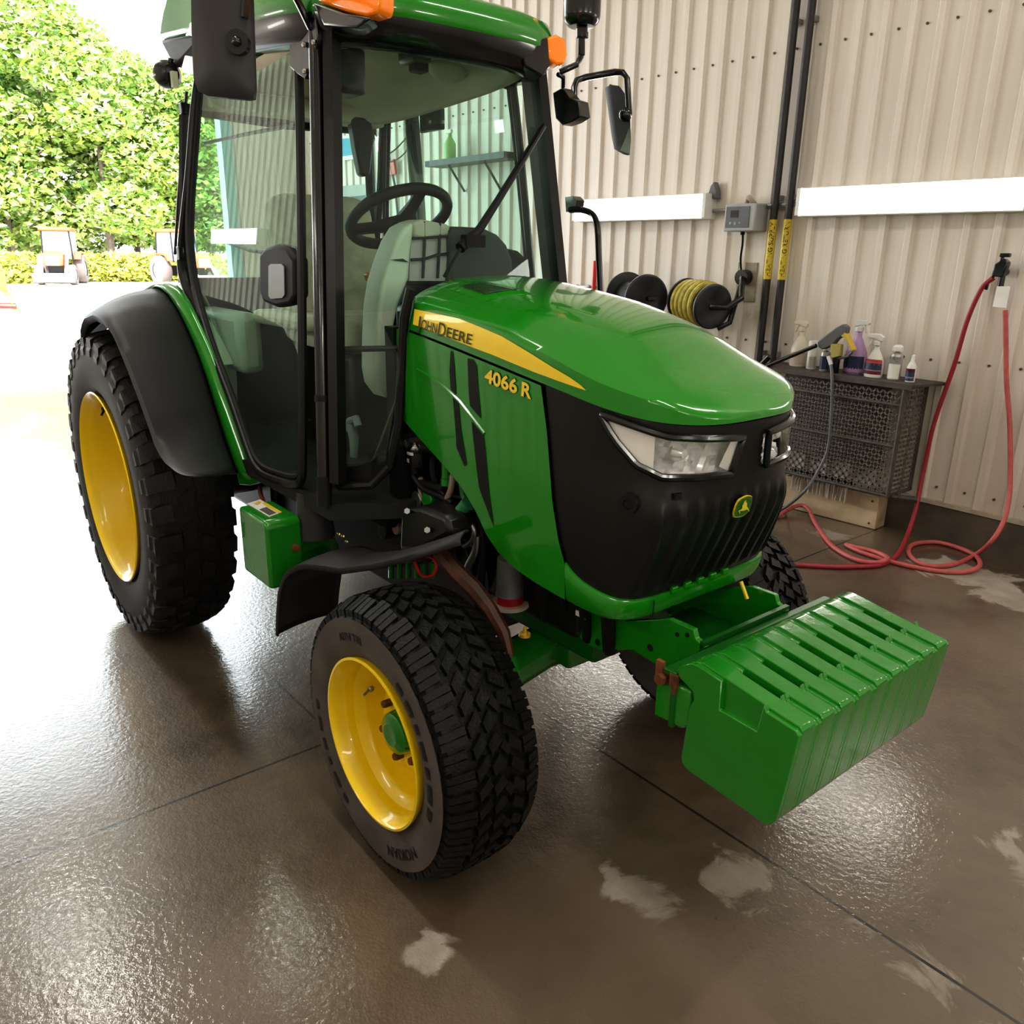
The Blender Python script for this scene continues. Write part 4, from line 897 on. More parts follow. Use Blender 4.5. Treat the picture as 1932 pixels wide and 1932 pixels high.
for q in ((768, 964), (806, 1000)): b = MB(); b.cyl(px(*q, y=-.375), px(*q, y=-.36), .009, 6); part('fitting', M['steel'], b)

# front frame, hanger, weights
def fp(u, v, y): return px(u, v, y=y)
fy = -.165
FR = [(1060, 1135), (1110, 1150), (1180, 1172), (1262, 1168), (1308, 1188), (1312, 1205), (1330, 1222), (1300, 1240), (1255, 1266), (1215, 1240), (1195, 1226), (1130, 1226), (1105, 1215), (1070, 1180)]
for s in (1, -1):
    P = [fp(u, v, fy) for u, v in FR]; P = P if s > 0 else [mir(p) for p in P]
    b = MB(); b.prism(P, (0, .016*s, 0)); fpn = part('front_frame_plate', M['green'], b, ang=0, bevel=.002)
    b = MB()
    for u, v in ((1278, 1197), (1297, 1198), (1227, 1222), (1110, 1205), (1128, 1212)):
        p = fp(u, v, fy); p = p if s > 0 else mir(p); b.cyl(p+V((0, -.0015*s, 0)), p+V((0, .004*s, 0)), .009 if v > 1200 else .006, 10)
    part('bolt_hole', M['dark'], b, fpn)
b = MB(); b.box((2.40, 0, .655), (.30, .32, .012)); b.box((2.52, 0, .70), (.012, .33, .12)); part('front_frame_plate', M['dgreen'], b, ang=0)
b = MB(); q = px(1100, 1150, y=-.185); b.box(q+V((.0, -.004, .0)), (.05, .01, .035)); tq = part('serial_plate', M['black'], b); b = MB(); b.box(q+V((.004, -.0105, -.010)), (.036, .004, .014)); part('serial_label', M['white'], b, tq)
b = MB(); b.tube([px(1398, 1097, y=.12), px(1410, 1130, y=.12)], .005, 6); part('dipstick', M['decal'], b)
A = px(1255, 1258, y=-.30); B = V((A.x, .315, A.z)); hx, hz = A.x, A.z
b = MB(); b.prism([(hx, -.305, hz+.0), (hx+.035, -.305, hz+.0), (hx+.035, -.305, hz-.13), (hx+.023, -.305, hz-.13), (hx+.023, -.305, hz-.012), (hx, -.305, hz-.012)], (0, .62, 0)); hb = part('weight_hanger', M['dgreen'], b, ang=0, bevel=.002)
b = MB(); b.prism([px(1238, 1288, y=-.30), px(1276, 1290, y=-.30), px(1304, 1305, y=-.30), px(1300, 1372, y=-.30), px(1285, 1376, y=-.30), px(1232, 1350, y=-.30)], (0, .05, 0)); part('hanger_end_plate', M['green'], b, hb, bevel=.006)
b = MB(); c = px(1249, 1280, y=-.302); b.lathe([(0, -.012), (.013, -.012), (.014, .01), (0, .012)], c, (0, 1, 0), 6); b.box(px(1246, 1262, y=-.30), (.018, .01, .04)); b.box(px(1272, 1284, y=-.303), (.02, .008, .03)); b.box(px(1272, 1302, y=-.303), (.01, .006, .02)); part('rusty_bolt', M['rust'], b, hb)
WPF = [(1276, 1263), (1281, 1258), (1293, 1254), (1306, 1252), (1319.6, 1254), (1361.5, 1282), (1447, 1340), (1493, 1370), (1503, 1376), (1508, 1386), (1506, 1396), (1466, 1540), (1462, 1550), (1455, 1556), (1446, 1557), (1438, 1553), (1300, 1456), (1290, 1446), (1286, 1438), (1285, 1426), (1293, 1378), (1300, 1335), (1308, 1320), (1306, 1305), (1296, 1294), (1282, 1280)]
PK = {5: [(1361.5, 1282), (1358, 1338), (1426, 1380), (1442, 1326)]}
w0 = -.303; wt = .0673
body = [px(u, v, y=w0) for u, v in WPF]; notch = []
for i, q in enumerate(WPF):
    if i == 6: notch += [px(u, v, y=w0) for u, v in ((1358, 1336), (1427, 1380), (1441, 1330))]
    notch.append(px(*q, y=w0))
upn0 = V((-(body[8]-body[5]).normalized().z, 0, (body[8]-body[5]).normalized().x))
notch = [p-upn0*(.005 if 3 < (3 if i < 4 else i) and i < 13 and i not in (7, 8) else 0) for i, p in enumerate(notch)]
top_n = (body[8]-body[5]).normalized(); upn = V((-top_n.z, 0, top_n.x))
for k in range(9):
    y = k*wt; b = MB()
    # outer cheeks carry the handle recess, the web between them is whole
    b.prism([p+V((0, y+.0004, 0)) for p in notch], (0, .013, 0)); b.prism([p+V((0, y+wt-.0134, 0)) for p in notch], (0, .013, 0))
    b.prism([p+V((0, y+.012, 0)) for p in body], (0, wt-.024, 0))
    part('suitcase_weight', M['green2'], b, ang=30, bevel=.0016, seg=1, weld=False)

# front axle
b = MB(); b.tube([(1.93, -.44, .41), (1.93, -.36, .42), (1.93, -.30, .46), (1.93, -.12, .49), (1.93, .12, .49), (1.93, .30, .46), (1.93, .44, .41)], [.075, .09, .07, .064, .064, .07, .09], 20); b.box((1.95, 0, .52), (.18, .22, .12)); part('front_axle', M['green2'], b, bevel=.01)
b = MB(); q = px(990, 1197, y=-.30); b.lathe([(0, .02), (.005, .02), (.006, .004), (.015, .003), (.016, -.004), (0, -.006)], q, (0, 0, 1), 14); part('filler_cap', mat('brass', (.7, .45, .05), .3, metal=.5), b)
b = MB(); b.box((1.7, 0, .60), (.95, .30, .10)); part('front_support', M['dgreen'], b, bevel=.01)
b = MB(); A0 = [px(828, 1040, y=-.40), px(862, 1080, y=-.39), px(895, 1112, y=-.37), px(925, 1150, y=-.36), px(950, 1195, y=-.36), px(962, 1240, y=-.36)]
b.tube(A0, [.020, .024, .024, .02, .018, .012], 8); part('fender_bracket', M['brown'], b)

# ---- wheels
def tread_block(b, cx, cz, sgn, poly, r0, r1f, yf):
    """poly: list of (theta, axial 0..1); extruded from r0 to the crown radius"""
    lo = [V((cx+r0(a)*math.cos(t), yf(a), cz+r0(a)*math.sin(t))) for t, a in poly]; hi = [V((cx+r1f(a)*math.cos(t), yf(a), cz+r1f(a)*math.sin(t))) for t, a in poly]
    n = len(poly); b.add(lo+hi, [tuple(range(n, 2*n))]+[(i, (i+1) % n, (i+1) % n+n, i+n) for i in range(n)])
def wheel(name, cx, R, yo, yi, rim, tread_fn, marks=None, mt='tyre'):
    s = 1 if yi > yo else -1; W = abs(yi-yo); y = lambda a: yo+(yi-yo)*a
    b = MB(); prof = [(rim-.012, .10), (rim+.006, .06), (rim+.03, .02), ((rim+R)/2-.02, .0), ((rim+R)/2+.03, .004), (R-.055, .03), (R-.03, .07), (R-.022, .12), (R-.018, .3), (R-.016, .5)]
    prof = prof + [(r, 1-a) for r, a in prof[-2::-1]]
    b.lathe([(r, a*(yi-yo)) for r, a in prof], (cx, yo, R), (0, 1, 0), 96); ty = part(name, M[mt], b, ang=60)
    crown = lambda a: R-.030*abs(2*a-1)**4
    base = lambda a: R-.028-.03*abs(2*a-1)**4
    b = MB(); b.lathe([(R-.060, .02*(yi-yo)), (R-.045, .035*(yi-yo)), (R-.026, .07*(yi-yo)), (R-.018, .13*(yi-yo)), (R-.0155, .3*(yi-yo)), (R-.0135, .5*(yi-yo)), (R-.0155, .7*(yi-yo)), (R-.018, .87*(yi-yo)), (R-.026, .93*(yi-yo)), (R-.045, .965*(yi-yo)), (R-.060, .98*(yi-yo))], (cx, yo, R), (0, 1, 0), 96); tread_fn(b, cx, R, base, crown, y); part('tread', M['tread' if mt == 'tyre' else 'tread2'], b, ty, ang=0, weld=False)
    return ty
def tread_front(b, cx, R, base, crown, y):
    n = 46; st = 2*PI/n
    for k in range(n):
        t = k*st; L = .24 if k % 2 else .20
        for m in (0, 1):
            A = (lambda a: a) if m == 0 else (lambda a: 1-a); q = t+(st*.5 if m else 0)
            # shoulder lug in three sipe-split fingers, wrapping down the sidewall
            for j in range(2):
                u0 = q+st*(.02+.42*j); u1 = u0+st*.36
                tread_block(b, cx, R, 1, [(u0, A(.028)), (u1, A(.028)), (u1+st*.10, A(L)), (u0+st*.10, A(L))], lambda a: base(a)-.012, lambda a: crown(a)-.004*(abs(a-.5) > .46), y)
            tread_block(b, cx, R, 1, [(q+st*.05, A(.012)), (q+st*.7, A(.012)), (q+st*.75, A(.05)), (q+st*.0, A(.05))], lambda a: R-.075, lambda a: crown(.02)-.008-.02*(abs(a-.5) > .47), y)
            u = q+st*.25
            tread_block(b, cx, R, 1, [(u, A(.27)), (u+st*.52, A(.26)), (u+st*1.05, A(.37)), (u+st*.55, A(.40))], base, crown, y)
        u = t+st*.2
        tread_block(b, cx, R, 1, [(u, .43), (u+st*.5, .41), (u+st*.95, .50), (u+st*.45, .56)], base, crown, y)
        if k % 2: tread_block(b, cx, R, 1, [(u+st*.7, .58), (u+st*1.2, .52), (u+st*1.5, .57), (u+st*1.0, .63)], base, crown, y)
def tread_rear(b, cx, R, base, crown, y):
    n = 34; st = 2*PI/n
    for k in range(n):
        t = k*st
        for m in (0, 1):
            A = (lambda a: a) if m == 0 else (lambda a: 1-a); q = t+(st*.5 if m else 0); D = 1
            L = .30 if k % 2 else .24
            tread_block(b, cx, R, 1, [(q, A(.015)), (q+st*.56, A(.015)), (q+st*.70, A(L*.6)), (q+st*.66, A(L)), (q+st*.10, A(L)), (q+st*.05, A(.10))], lambda a: base(a)-.03, lambda a: crown(a)-.002, y)
            tread_block(b, cx, R, 1, [(q+st*.04, A(-.005)), (q+st*.52, A(-.005)), (q+st*.56, A(.05)), (q, A(.05))], lambda a: R-.095, lambda a: crown(.02)-.012-.035*(abs(a-.5) > .47), y)
            tread_block(b, cx, R, 1, [(q+st*.30, A(.33)), (q+st*.80, A(.31)), (q+st*1.02, A(.44)), (q+st*.85, A(.485)), (q+st*.36, A(.46))], base, crown, y)
yo, yi = -.668, -.392
for s in (1, -1):
    if s > 0: o_, i_ = yo, yi
    else: o_, i_ = .795, .52
    ty = wheel('front_tyre', 1.90, .378, o_, i_, .222, tread_front)
    d = 1 if s > 0 else -1; Y = lambda a: o_+d*a
    b = MB(); b.lathe([(.219, d*.030), (.226, d*.006), (.2265, d*.000), (.220, -d*.001), (.214, d*.006), (.211, d*.022), (.203, d*.030), (.200, d*.045), (.198, d*.062), (.178, d*.080), (.173, d*.090), (.170, d*.150), (.160, d*.162), (.145, d*.160), (.125, d*.118), (.115, d*.108), (.10, d*.104), (0, d*.104)], (1.9, o_, .378), (0, 1, 0), 72); rm = part('front_rim', M['yellow'], b, ty, ang=40)
    b = MB(); b.lathe([(0, d*.062), (.030, d*.060), (.034, d*.063), (.050, d*.066), (.056, d*.072), (.058, d*.09), (.060, d*.108)], (1.9, o_, .378), (0, 1, 0), 32); part('hub_cap', M['green2'], b, ty)
    for k in range(6):
        a = 2*PI*k/6+.35; c = V((1.9+.083*math.cos(a), o_+d*.092, .378+.083*math.sin(a))); b = MB(); b.lathe([(0, -d*.014), (.009, -d*.014), (.0115, -d*.009), (.0115, d*.016), (0, d*.016)], c, (0, 1, 0), 6); part('lug_nut', M['rust'], b, ty, ang=20)
    a = 2.86; c = V((1.9+.172*math.cos(a), o_+d*.10, .378+.172*math.sin(a))); b = MB(); b.ball(c, .010, 10); b.cyl(c, c+V((.014, -d*.028, -.004)), .0035, 8); part('valve_stem', M['steel'], b, ty)
    # dark marks and letters on the sidewall
    b = MB()
    def swp(t, r): 
        aa = tab([(.222, .06*.276), (.252, .02*.276), (.28, .0), (.33, .004*.276), (.345, .03*.276)], r)
        return V((1.9+r*math.cos(t)*1, o_+d*(aa-.0022), .378+r*math.sin(t)))
    def qd(t0, t1, r0, r1):
        b.grid([[swp(t0+(t1-t0)*i/4, r) for i in range(5)] for r in (r0, (r0+r1)/2, r1)])
    tt = 1.02
    for w_ in (.11, .15, .09, .16, .10, .18, .12): qd(tt, tt-w_, .268, .290); tt -= w_+.055
    part('sidewall_mark', M['mark'], b, ty, ang=0, recalc=False, weld=False); b = MB()
    tt = -2.05
    for w_ in (.1, .16, .08, .12, .15, .1): qd(tt-.0, tt-w_, .282, .300); tt -= w_+.07
    part('sidewall_mark', M['mark'], b, ty, ang=0, recalc=False, weld=False)
    for txt, tc_, r0, k in (('NOKIAN', -1.02, .272, .040), ('AITH TRI', 1.85, .272, .030)):
        vs, fs = text_verts(txt, 1, bold=.02); wd = max(v.x for v in vs)
        pts = []
        for v in vs:
            t = tc_-(v.x-wd/2)*k/r0 if s > 0 else PI-tc_+(v.x-wd/2)*k/r0*1
            pts.append(swp(t, r0+v.y*k))
        b = MB(); b.add(pts, fs); part('sidewall_lettering', M['mark'], b, ty, ang=0, recalc=False, weld=False)
for s in (1, -1):
    o_, i_ = (-.795, -.485) if s > 0 else (.795, .485); d = s
    ty = wheel('rear_tyre', 0, .632, o_, i_, .385, tread_rear, mt='tyre2')
    b = MB(); b.lathe([(.372, d*.03), (.386, d*.014), (.392, d*.002), (.388, -d*.002), (.378, d*.006), (.370, d*.024), (.362, d*.034), (.352, d*.05), (.345, d*.085), (.325, d*.115), (.318, d*.16), (.310, d*.20), (.28, d*.215), (.20, d*.19), (.12, d*.18), (0, d*.18)], (0, o_, .632), (0, 1, 0), 96); part('rear_rim', M['yellow'], b, ty, ang=40)
    b = MB(); b.lathe([(0, d*.09), (.07, d*.10), (.085, d*.12), (.09, d*.19)], (0, o_, .632), (0, 1, 0), 32); part('hub_cap', M['green2'], b, ty)
    for k in range(8):
        a = 2*PI*k/8; c = V((.125*math.cos(a), o_+d*.175, .632+.125*math.sin(a))); b = MB(); b.lathe([(0, -d*.016), (.013, -d*.014), (.013, d*.01), (0, d*.01)], c, (0, 1, 0), 6); part('lug_nut', M['rust'], b, ty, ang=20)
    c = V((-.16, o_+d*.07, .632+.295)); b = MB(); b.box(c, (.03, .02, .014)); b.cyl(c, c+V((.02, -d*.02, -.02)), .005, 6); part('valve_stem', M['rubber'], b, ty)
# ================================================================== CAB
S0 = V((0, -.485, .986)); SN = V((0, -1, .092))
def ps(u, v, off=0): return pl(u, v, S0+V((0, -off, 0)), SN)
def side(x, z, off=0): return V((x, -.485-off+.092*(z-.986), z))
# front pillars (hinge posts)
PT, PB = V((1.262, -.372, 2.16)), V((1.385, -.487, .93))
def front(t): return PT.lerp(PB, t)
# ---- door
DL = [(376, 130), (366, 260), (357, 400), (358, 470), (368, 545), (388, 620), (412, 690), (438, 760), (462, 830), (478, 872), (496, 894), (530, 908), (556, 914), (568, 905), (571, 860), (570, 600), (567, 300), (563, 110), (556, 75), (500, 70), (400, 82), (382, 95)]
for s in (1, -1):
    f = (lambda p: p) if s > 0 else mir
    loop = [f(ps(u, v, .004)) for u, v in DL]
    b = MB(); lp = smooth(loop, 88, closed=True); b.tube(lp, .014, 8, closed=True); dr = part('cab_door', M['black'], b)
    b = MB(); b.poly([f(ps(u, v, .0)) for u, v in DL]); part('glass', M['glassd'], b, dr, ang=0, recalc=False)
    # inner rubber lip
    cc = sum((f(ps(u, v)) for u, v in DL), V((0, 0, 0)))/len(DL)
    b = MB(); b.tube([p.lerp(cc, .035)+V((0, .004*s, 0)) for p in lp], .009, 6, closed=True); part('seal', M['rubber'], b, dr)
    # handle pod on the glass
    q = [f(ps(u, v, .018)) for u, v in ((488, 480), (500, 466), (520, 460), (540, 467), (554, 488), (555, 560), (545, 575), (520, 580), (496, 570), (488, 552))]
    b = MB(); b.prism(q, (0, .05*s, 0)); hd = part('door_handle', M['rubber'], b, dr, bevel=.012, seg=3)
    q = [f(ps(u, v, .0195)) for u, v in ((508, 502), (512, 498), (532, 498), (537, 503), (538, 556), (534, 562), (512, 564), (508, 558))]
    b = MB(); b.prism(q, (0, -.003*s, 0)); part('handle_recess', mat('handle_grey', (.16, .18, .18), .3), b, hd, ang=0)
    # stay arm inside
    b = MB(); b.tube([f(ps(420, 455, -.03)), f(ps(470, 472, -.03)), f(ps(545, 484, -.03))], .006, 6); (part('stay', M['black'], b, dr) if s > 0 else None)
    b = MB(); b.tube([f(ps(386, 270, -.02)), f(ps(470, 252, -.04)), f(ps(556, 236, -.05))], .006, 6); (part('grab_bar', M['black'], b, dr) if s > 0 else None)
    # front post: round tube and flat black frame behind it
    b = MB(); b.tube([f(front(t)+V((-.004, -.012, 0))) for t in (0, .3, .7, 1.0)], .021, 16); po_ = part('front_pillar', M['gloss'], b)
    b = MB(); b.grid([[f(front(t)+V((dx, dy, 0))) for dx, dy in ((-.075 if s > 0 else -.03, .004), (-.075 if s > 0 else -.03, .03), (.055, .03), (.062, .0), (.03, -.012), (.03, .012), (-.03, .012))] for t in (.0, .25, .5, .75, 1.0)], cu=True); part('pillar_frame', M['black'], b, po_, ang=20)
    b = MB(); b.tube([f(front(t)+V((-.004, -.012, 0))) for t in (.80, .815)], .024, 16); part('hinge_collar', M['rubber'], b, po_)
    b = MB(); b.tube([f(front(t)+V((-.002, -.012, 0))) for t in (.99, 1.06)], .022, 12); part('pillar_foot', M['rubber'], b, po_)
    # rear pillar, quarter glass
    rp = [f(ps(u, v, .0)) for u, v in ((384, 95), (368, 200), (357, 330), (346, 430), (342, 500), (352, 545), (378, 600))]
    b = MB(); b.tube(smooth(rp, 30), .017, 8); part('rear_pillar', M['black'], b)
    A = [f(ps(u, v, .0)) for u, v in ((352, 172), (345, 260), (336, 380), (330, 480))]; B = [f(ps(u, v, .0)) for u, v in ((366, 172), (360, 260), (351, 380), (345, 480))]
    A2 = [p+V((-.03, 0, 0)) for p in A]
    b = MB(); b.grid([A, B]); qg = part('quarter_glass', M['glassd'], b, ang=0, recalc=False)
    b = MB(); b.tube(A, .006, 6); part('glass_edge', M['gloss'], b, qg)
    b = MB(); q = f(ps(340, 478, .01)); b.box(q, (.03, .02, .05)); b.box(f(ps(345, 205, .01)), (.03, .02, .04)); part('hinge', M['gloss'], b, qg, bevel=.003)
    # cab corner under the door and lower front side panel
    b = MB()
    b.tube([f(front(1.0)+V((.03, .01, 0))), f(px(640, 918, y=-.46)), f(px(700, 915, y=-.40)), f(px(735, 880, y=-.34)), f(px(752, 800, y=-.32)), f(px(757, 700, y=-.31)), f(px(762, 600, y=-.31)), f(px(775, 545, y=-.30))], .014, 8); lf = part('front_window_frame', M['black'], b)
    b = MB(); b.prism([f(px(606, 880, y=-.47)), f(px(700, 872, y=-.40)), f(px(722, 850, y=-.36)), f(px(735, 880, y=-.34)), f(px(700, 918, y=-.40)), f(px(606, 925, y=-.47))], (0, .02*s, 0)); part('sill_panel', M['black'], b, lf)
    W_ = [f(front(.04)+V((.03, .01, 0))), f(front(.62)+V((.03, .01, 0))), f(front(.7)+V((.03, .01, 0))), f(front(.97)+V((.03, .01, 0)))]
    Q_ = [f(V((1.435, -.20, 2.12))), f(V((1.425, -.33, 1.405))), f(px(757, 680, y=-.32)), f(px(728, 870, y=-.36))]
    b = MB(); b.grid([[W_[i].lerp(Q_[i], t) for t in (0, .33, .66, 1)] for i in (1, 2, 3)]); (part('front_lower_glass', M['glassw'], b, lf, recalc=False) if s > 0 else None)
    b = MB(); b.cyl(f(px(600, 660, y=-.455)), f(px(752, 657, y=-.31)), .0085, 8); part('hand_rail', M['black'], b, lf)
# curved windscreen
n = 17
def wsrow(t):
    L_ = front(t)+V((.03, .01, 0)); r = []
    for i in range(n):
        a = -1+2*i/(n-1); r.append(V((L_.x+.075*(1-abs(a)**2.2), L_.y*-a if False else a*abs(L_.y), L_.z+.02*(1-a*a))))
    return r
b = MB(); b.grid([wsrow(t) for t in (.03, .15, .3, .45, .56, .62)]); ws = part('windscreen', M['glassw'], b, recalc=False, ang=60)
b = MB(); b.tube(wsrow(.04), .012, 8); part('frame', M['black'], b, ws)
# wiper
ws_p = lambda u, v, o=.02: px(u, v, x=1.37+o)
b = MB(); A = [px(1026, 238, x=1.350), px(965, 338, x=1.402), px(905, 432, x=1.434), px(868, 468, x=1.447)]; b.tube(A, [.009, .010, .013, .017], 8); wp = part('wiper', M['black'], b)
b = MB(); b.tube([px(1022, 241, x=1.345), px(963, 336, x=1.396), px(908, 424, x=1.427)], .008, 6); part('wiper_blade', M['rubber'], b, wp)
b = MB(); b.box(px(893, 455, x=1.45), (.03, .07, .035)); b.tube([px(868, 470, x=1.46), px(850, 500, x=1.47), px(838, 522, x=1.47)], .005, 6); part('wiper_motor', M['rubber'], b, wp)
# rear frame and far side posts
b = MB(); b.tube([V((.44, .43, 2.10)), V((.46, .44, 1.75)), V((.47, .46, 1.30))], .030, 8); b.tube([V((.47, .41, 2.10)), V((.50, .43, 1.75)), V((.52, .45, 1.2))], .012, 8); fp_ = part('side_post', M['black'], b)
b = MB(); q = px(815, 228, y=.42); b.box(q, (.15, .02, .075)); part('post_bracket', M['black'], b, fp_, bevel=.004)
for s in (.0, .4): b = MB(); b.ball(px(812+s*60, 230, y=.405), .008, 8); part('bolt', M['chrome'], b, fp_)
b = MB(); b.grid([[V((.16, y, 2.08-.02*abs(y))) for y in (-.38, -.2, 0, .2, .38)], [V((.10, y, 1.45)) for y in (-.43, -.2, 0, .2, .43)]]); rw = part('rear_window', M['glassw'], b, recalc=False)
b = MB(); b.tube([V((.18, -.38, 2.06)), V((.15, 0, 2.05)), V((.18, .38, 2.06))], .02, 8); b.tube([V((.10, -.43, 1.44)), V((.10, .43, 1.44))], .02, 8)
for s in (-1, 1): b.tube([V((.17, s*.38, 2.08)), V((.10, s*.43, 1.44))], .022, 8)
part('rear_frame', M['black'], b, rw)
# floor, lower rear bulkhead
b = MB(); b.prism([V((.13, -.34, .86)), V((.60, -.34, .86)), side(.66, .86), side(1.40, .86), V((1.52, -.30, .86)), V((1.52, .30, .86)), mir(side(1.40, .86)), mir(side(.66, .86)), V((.60, .34, .86)), V((.13, .34, .86))], (0, 0, -.05)); fl_ = part('cab_floor', mat('floor_mat', (.03, .032, .031), .8, bump=.3, bs=120, spec=.15), b, ang=0)
b = MB(); b.box((1.46, 0, 1.12), (.05, .62, .5)); part('front_bulkhead', M['black'], b)
b = MB(); b.box((.12, 0, 1.16), (.04, .80, .60)); part('rear_bulkhead', M['black'], b)
for s in (-1, 1):
    b = MB(); arc = [V((.72*math.cos(a), s*.40, .632+.74*math.sin(a))) for a in [math.radians(46+k*9) for k in range(12)]]; arc2 = [V((p.x, s*.47, p.z)) for p in arc]; arc3 = [V((p.x*.55, s*.33, .86)) for p in arc]
    b.grid([arc2, arc, arc3]); part('inner_fender', M['cream'], b, recalc=False)

# ---- roof
RB = 2.145; rl = [V((1.468, y, 0)) for y in (-.20, -.08, .08, .20)]
def roof_outline(k, z):
    hx, hy, cx = .645*1, .445, .795; P = []
    for i in range(64):
        a = 2*PI*i/64; c, s_ = math.cos(a), math.sin(a); e = 2/4.2
        P.append(V((cx+(hx*k+.0)*math.copysign(abs(c)**e, c), hy*k*math.copysign(abs(s_)**e, s_), z)))
    for p in P:
        if p.x > 1.2: p.x += .03*(1-(p.y/.45)**2)
    return P
def rz(p): return -.055*(p.x-.8)/.65
def ro(k, z, dx=0): return [V((p.x+dx, p.y, p.z+rz(p))) for p in roof_outline(k, z)]
b = MB(); b.grid([ro(.985, 2.205), ro(1.0, 2.215), ro(1.0, 2.25), ro(.975, 2.285), ro(.90, 2.305), ro(.6, 2.318), ro(.2, 2.322), ro(.01, 2.322)], cu=True); rf = part('roof', M['green'], b, ang=50)
b = MB(); b.grid([ro(.995, 2.212), ro(.985, 2.18), ro(.955, 2.150), ro(.90, 2.135), ro(.86, 2.140)], cu=True); part('roof_trim', M['gloss'], b, rf, ang=50)
def hlr(k, z): return [V((p.x, p.y, z+.035*(p.x-.8)/.65)) for p in roof_outline(k, z)]
b = MB(); b.grid([hlr(.90, 2.115), hlr(.86, 2.088), hlr(.81, 2.078), hlr(.76, 2.09), hlr(.72, 2.15), hlr(.55, 2.175), hlr(.02, 2.18)], cu=True); part('headliner', M['head'], b, rf, ang=60)
b = MB(); c = px(640, 135, x=1.12); b.box(c, (.10, .13, .125)); part('radio_box', M['black'], b, rf, bevel=.015)
b = MB(); c = px(783, 105, x=1.0); b.box(c, (.10, .075, .05)); part('dome_lamp', mat('brown_lens', (.18, .16, .13), .4), b, rf, bevel=.012)
b = MB(); c = px(790, 128, x=1.0); b.box(c, (.05, .05, .03)); part('switch', M['dark'], b, rf, bevel=.006)
b = MB(); b.ball(px(845, 130, x=.95), (.05, .075, .045), 16); part('visor_mount', M['head'], b, rf)
b = MB(); b.box((.3, 0, 2.085), (.10, .72, .07)); part('rear_header', M['head'], b, rf, bevel=.01)
# amber lights at the front corners
for s in (1, -1):
    f = (lambda p: p) if s < 0 else mir
    c = V((1.352, .375, 2.165)) if s < 0 else V((1.425, .36, 2.172))
    b = MB()
    if s < 0: b.prism([px(u, v, x=1.452) for u, v in ((1034, 70), (1050, 64), (1068, 74), (1071, 104), (1066, 120), (1050, 122), (1036, 112))], (-.08, .03, 0))
    else: b.prism([px(586, -14, y=-.40), px(600, 4, y=-.40), px(650, 20, y=-.40), px(690, 29, y=-.40), px(712, 22, y=-.40), px(716, 8, y=-.40), px(716, -22, y=-.40)], (-.03, .06, 0))
    lm = part('amber_light', M['amber'], b, bevel=.008, seg=3)
    b = MB()
    if s < 0: b.prism([px(u, v, x=1.448) for u, v in ((985, 78), (1034, 70), (1040, 125), (1024, 145), (990, 125))], (-.08, .03, 0))
    else: b.prism([px(588, 2, y=-.41), px(650, 24, y=-.41), px(700, 33, y=-.41), px(672, 52, y=-.41), px(610, 48, y=-.41)], (-.06, .06, 0))
    part('light_housing', M['gloss'], b, lm, bevel=.006)
# rear work lamps by the right rear roof corner
b = MB(); c = px(318, 140, y=-.46); b.lathe([(0, -.03), (.03, -.025), (.045, .0), (.047, .02), (0, .025)], c, (-1, 0, .1), 20); b.tube([px(322, 110, y=-.45), c], .01, 6); wk = part('work_lamp', M['gloss'], b)
b = MB(); b.box(px(329, 150, y=-.46), (.02, .02, .05)); part('lamp_clip', mat('pale_green_clip', (.45, .5, .35), .5), b, wk)
b = MB(); b.prism([px(341, 130, y=-.45), px(348, 104, y=-.45), px(356, 108, y=-.45), px(365, 140, y=-.45), px(345, 138, y=-.45)], (0, .04, 0)); part('lamp_lens', mat('white_lens', (.9, .9, .9), .2, emit=(1, 1, 1), es=.3), b, wk, bevel=.004)
b = MB(); b.prism([px(300, 75, y=-.44), px(365, 62, y=-.44), px(365, 90, y=-.44), px(330, 128, y=-.44), px(318, 110, y=-.44)], (0, .10, 0)); part('roof_corner_cover', M['fender'], b, rf, bevel=.012)
b = MB(); b.prism([px(u, v, y=-.437) for u, v in ((298, 78), (300, 45), (305, 15), (314, -15), (372, -40), (372, 64), (366, 62))], (0, .20, 0)); part('roof_corner', M['green'], b, rf, bevel=.02, seg=3)

# mirrors
def mpx(u, v, x=1.22): return px(u, v, x=x)
mo = px(420, 90, y=-.66); d1 = (px(475, 100, y=-.62)-px(362, 100, y=-.70)); 
def mq(u, v, o=0): return pl(u, v, px(420, 90, y=-.66)+V((0, o, 0)), V((.75, -.66, 0)))
pts = [(360, -60), (361, 60), (365, 148), (374, 172), (392, 181), (430, 185), (466, 188), (478, 186), (480, 170), (477, 90), (472, -60)]
b = MB(); bk = [mq(u, v) for u, v in pts]; ctr = sum(bk, V((0, 0, 0)))/len(bk); dd = V((.75, -.66, 0)).normalized()
b.grid([[ctr.lerp(p, k)+dd*(.028*(1-k**3)) for p in bk] for k in (0, .4, .75, .93, 1.0)] + [[p-dd*.02 for p in bk]], cu=True); mr_ = part('mirror', M['fender'], b, ang=45)
b = MB(); b.poly([ctr.lerp(p, .95)-dd*.0205 for p in bk]); part('mirror_glass', M['mirror'], b, mr_, ang=0, recalc=False)
b = MB(); c = mq(458, 86)+dd*.02; b.cyl(c, c+dd*.022, .028, 16); b.ball(c+dd*.024, .012, 10)
b.tube(smooth([mq(470, 40)+dd*.03, mq(475, -20)+dd*.02, mq(500, -30), front(.0)+V((.02, -.10, .06)), front(.02)+V((.0, -.03, .0))], 30), .0095, 8); part('mirror_arm', M['gloss'], b, mr_)
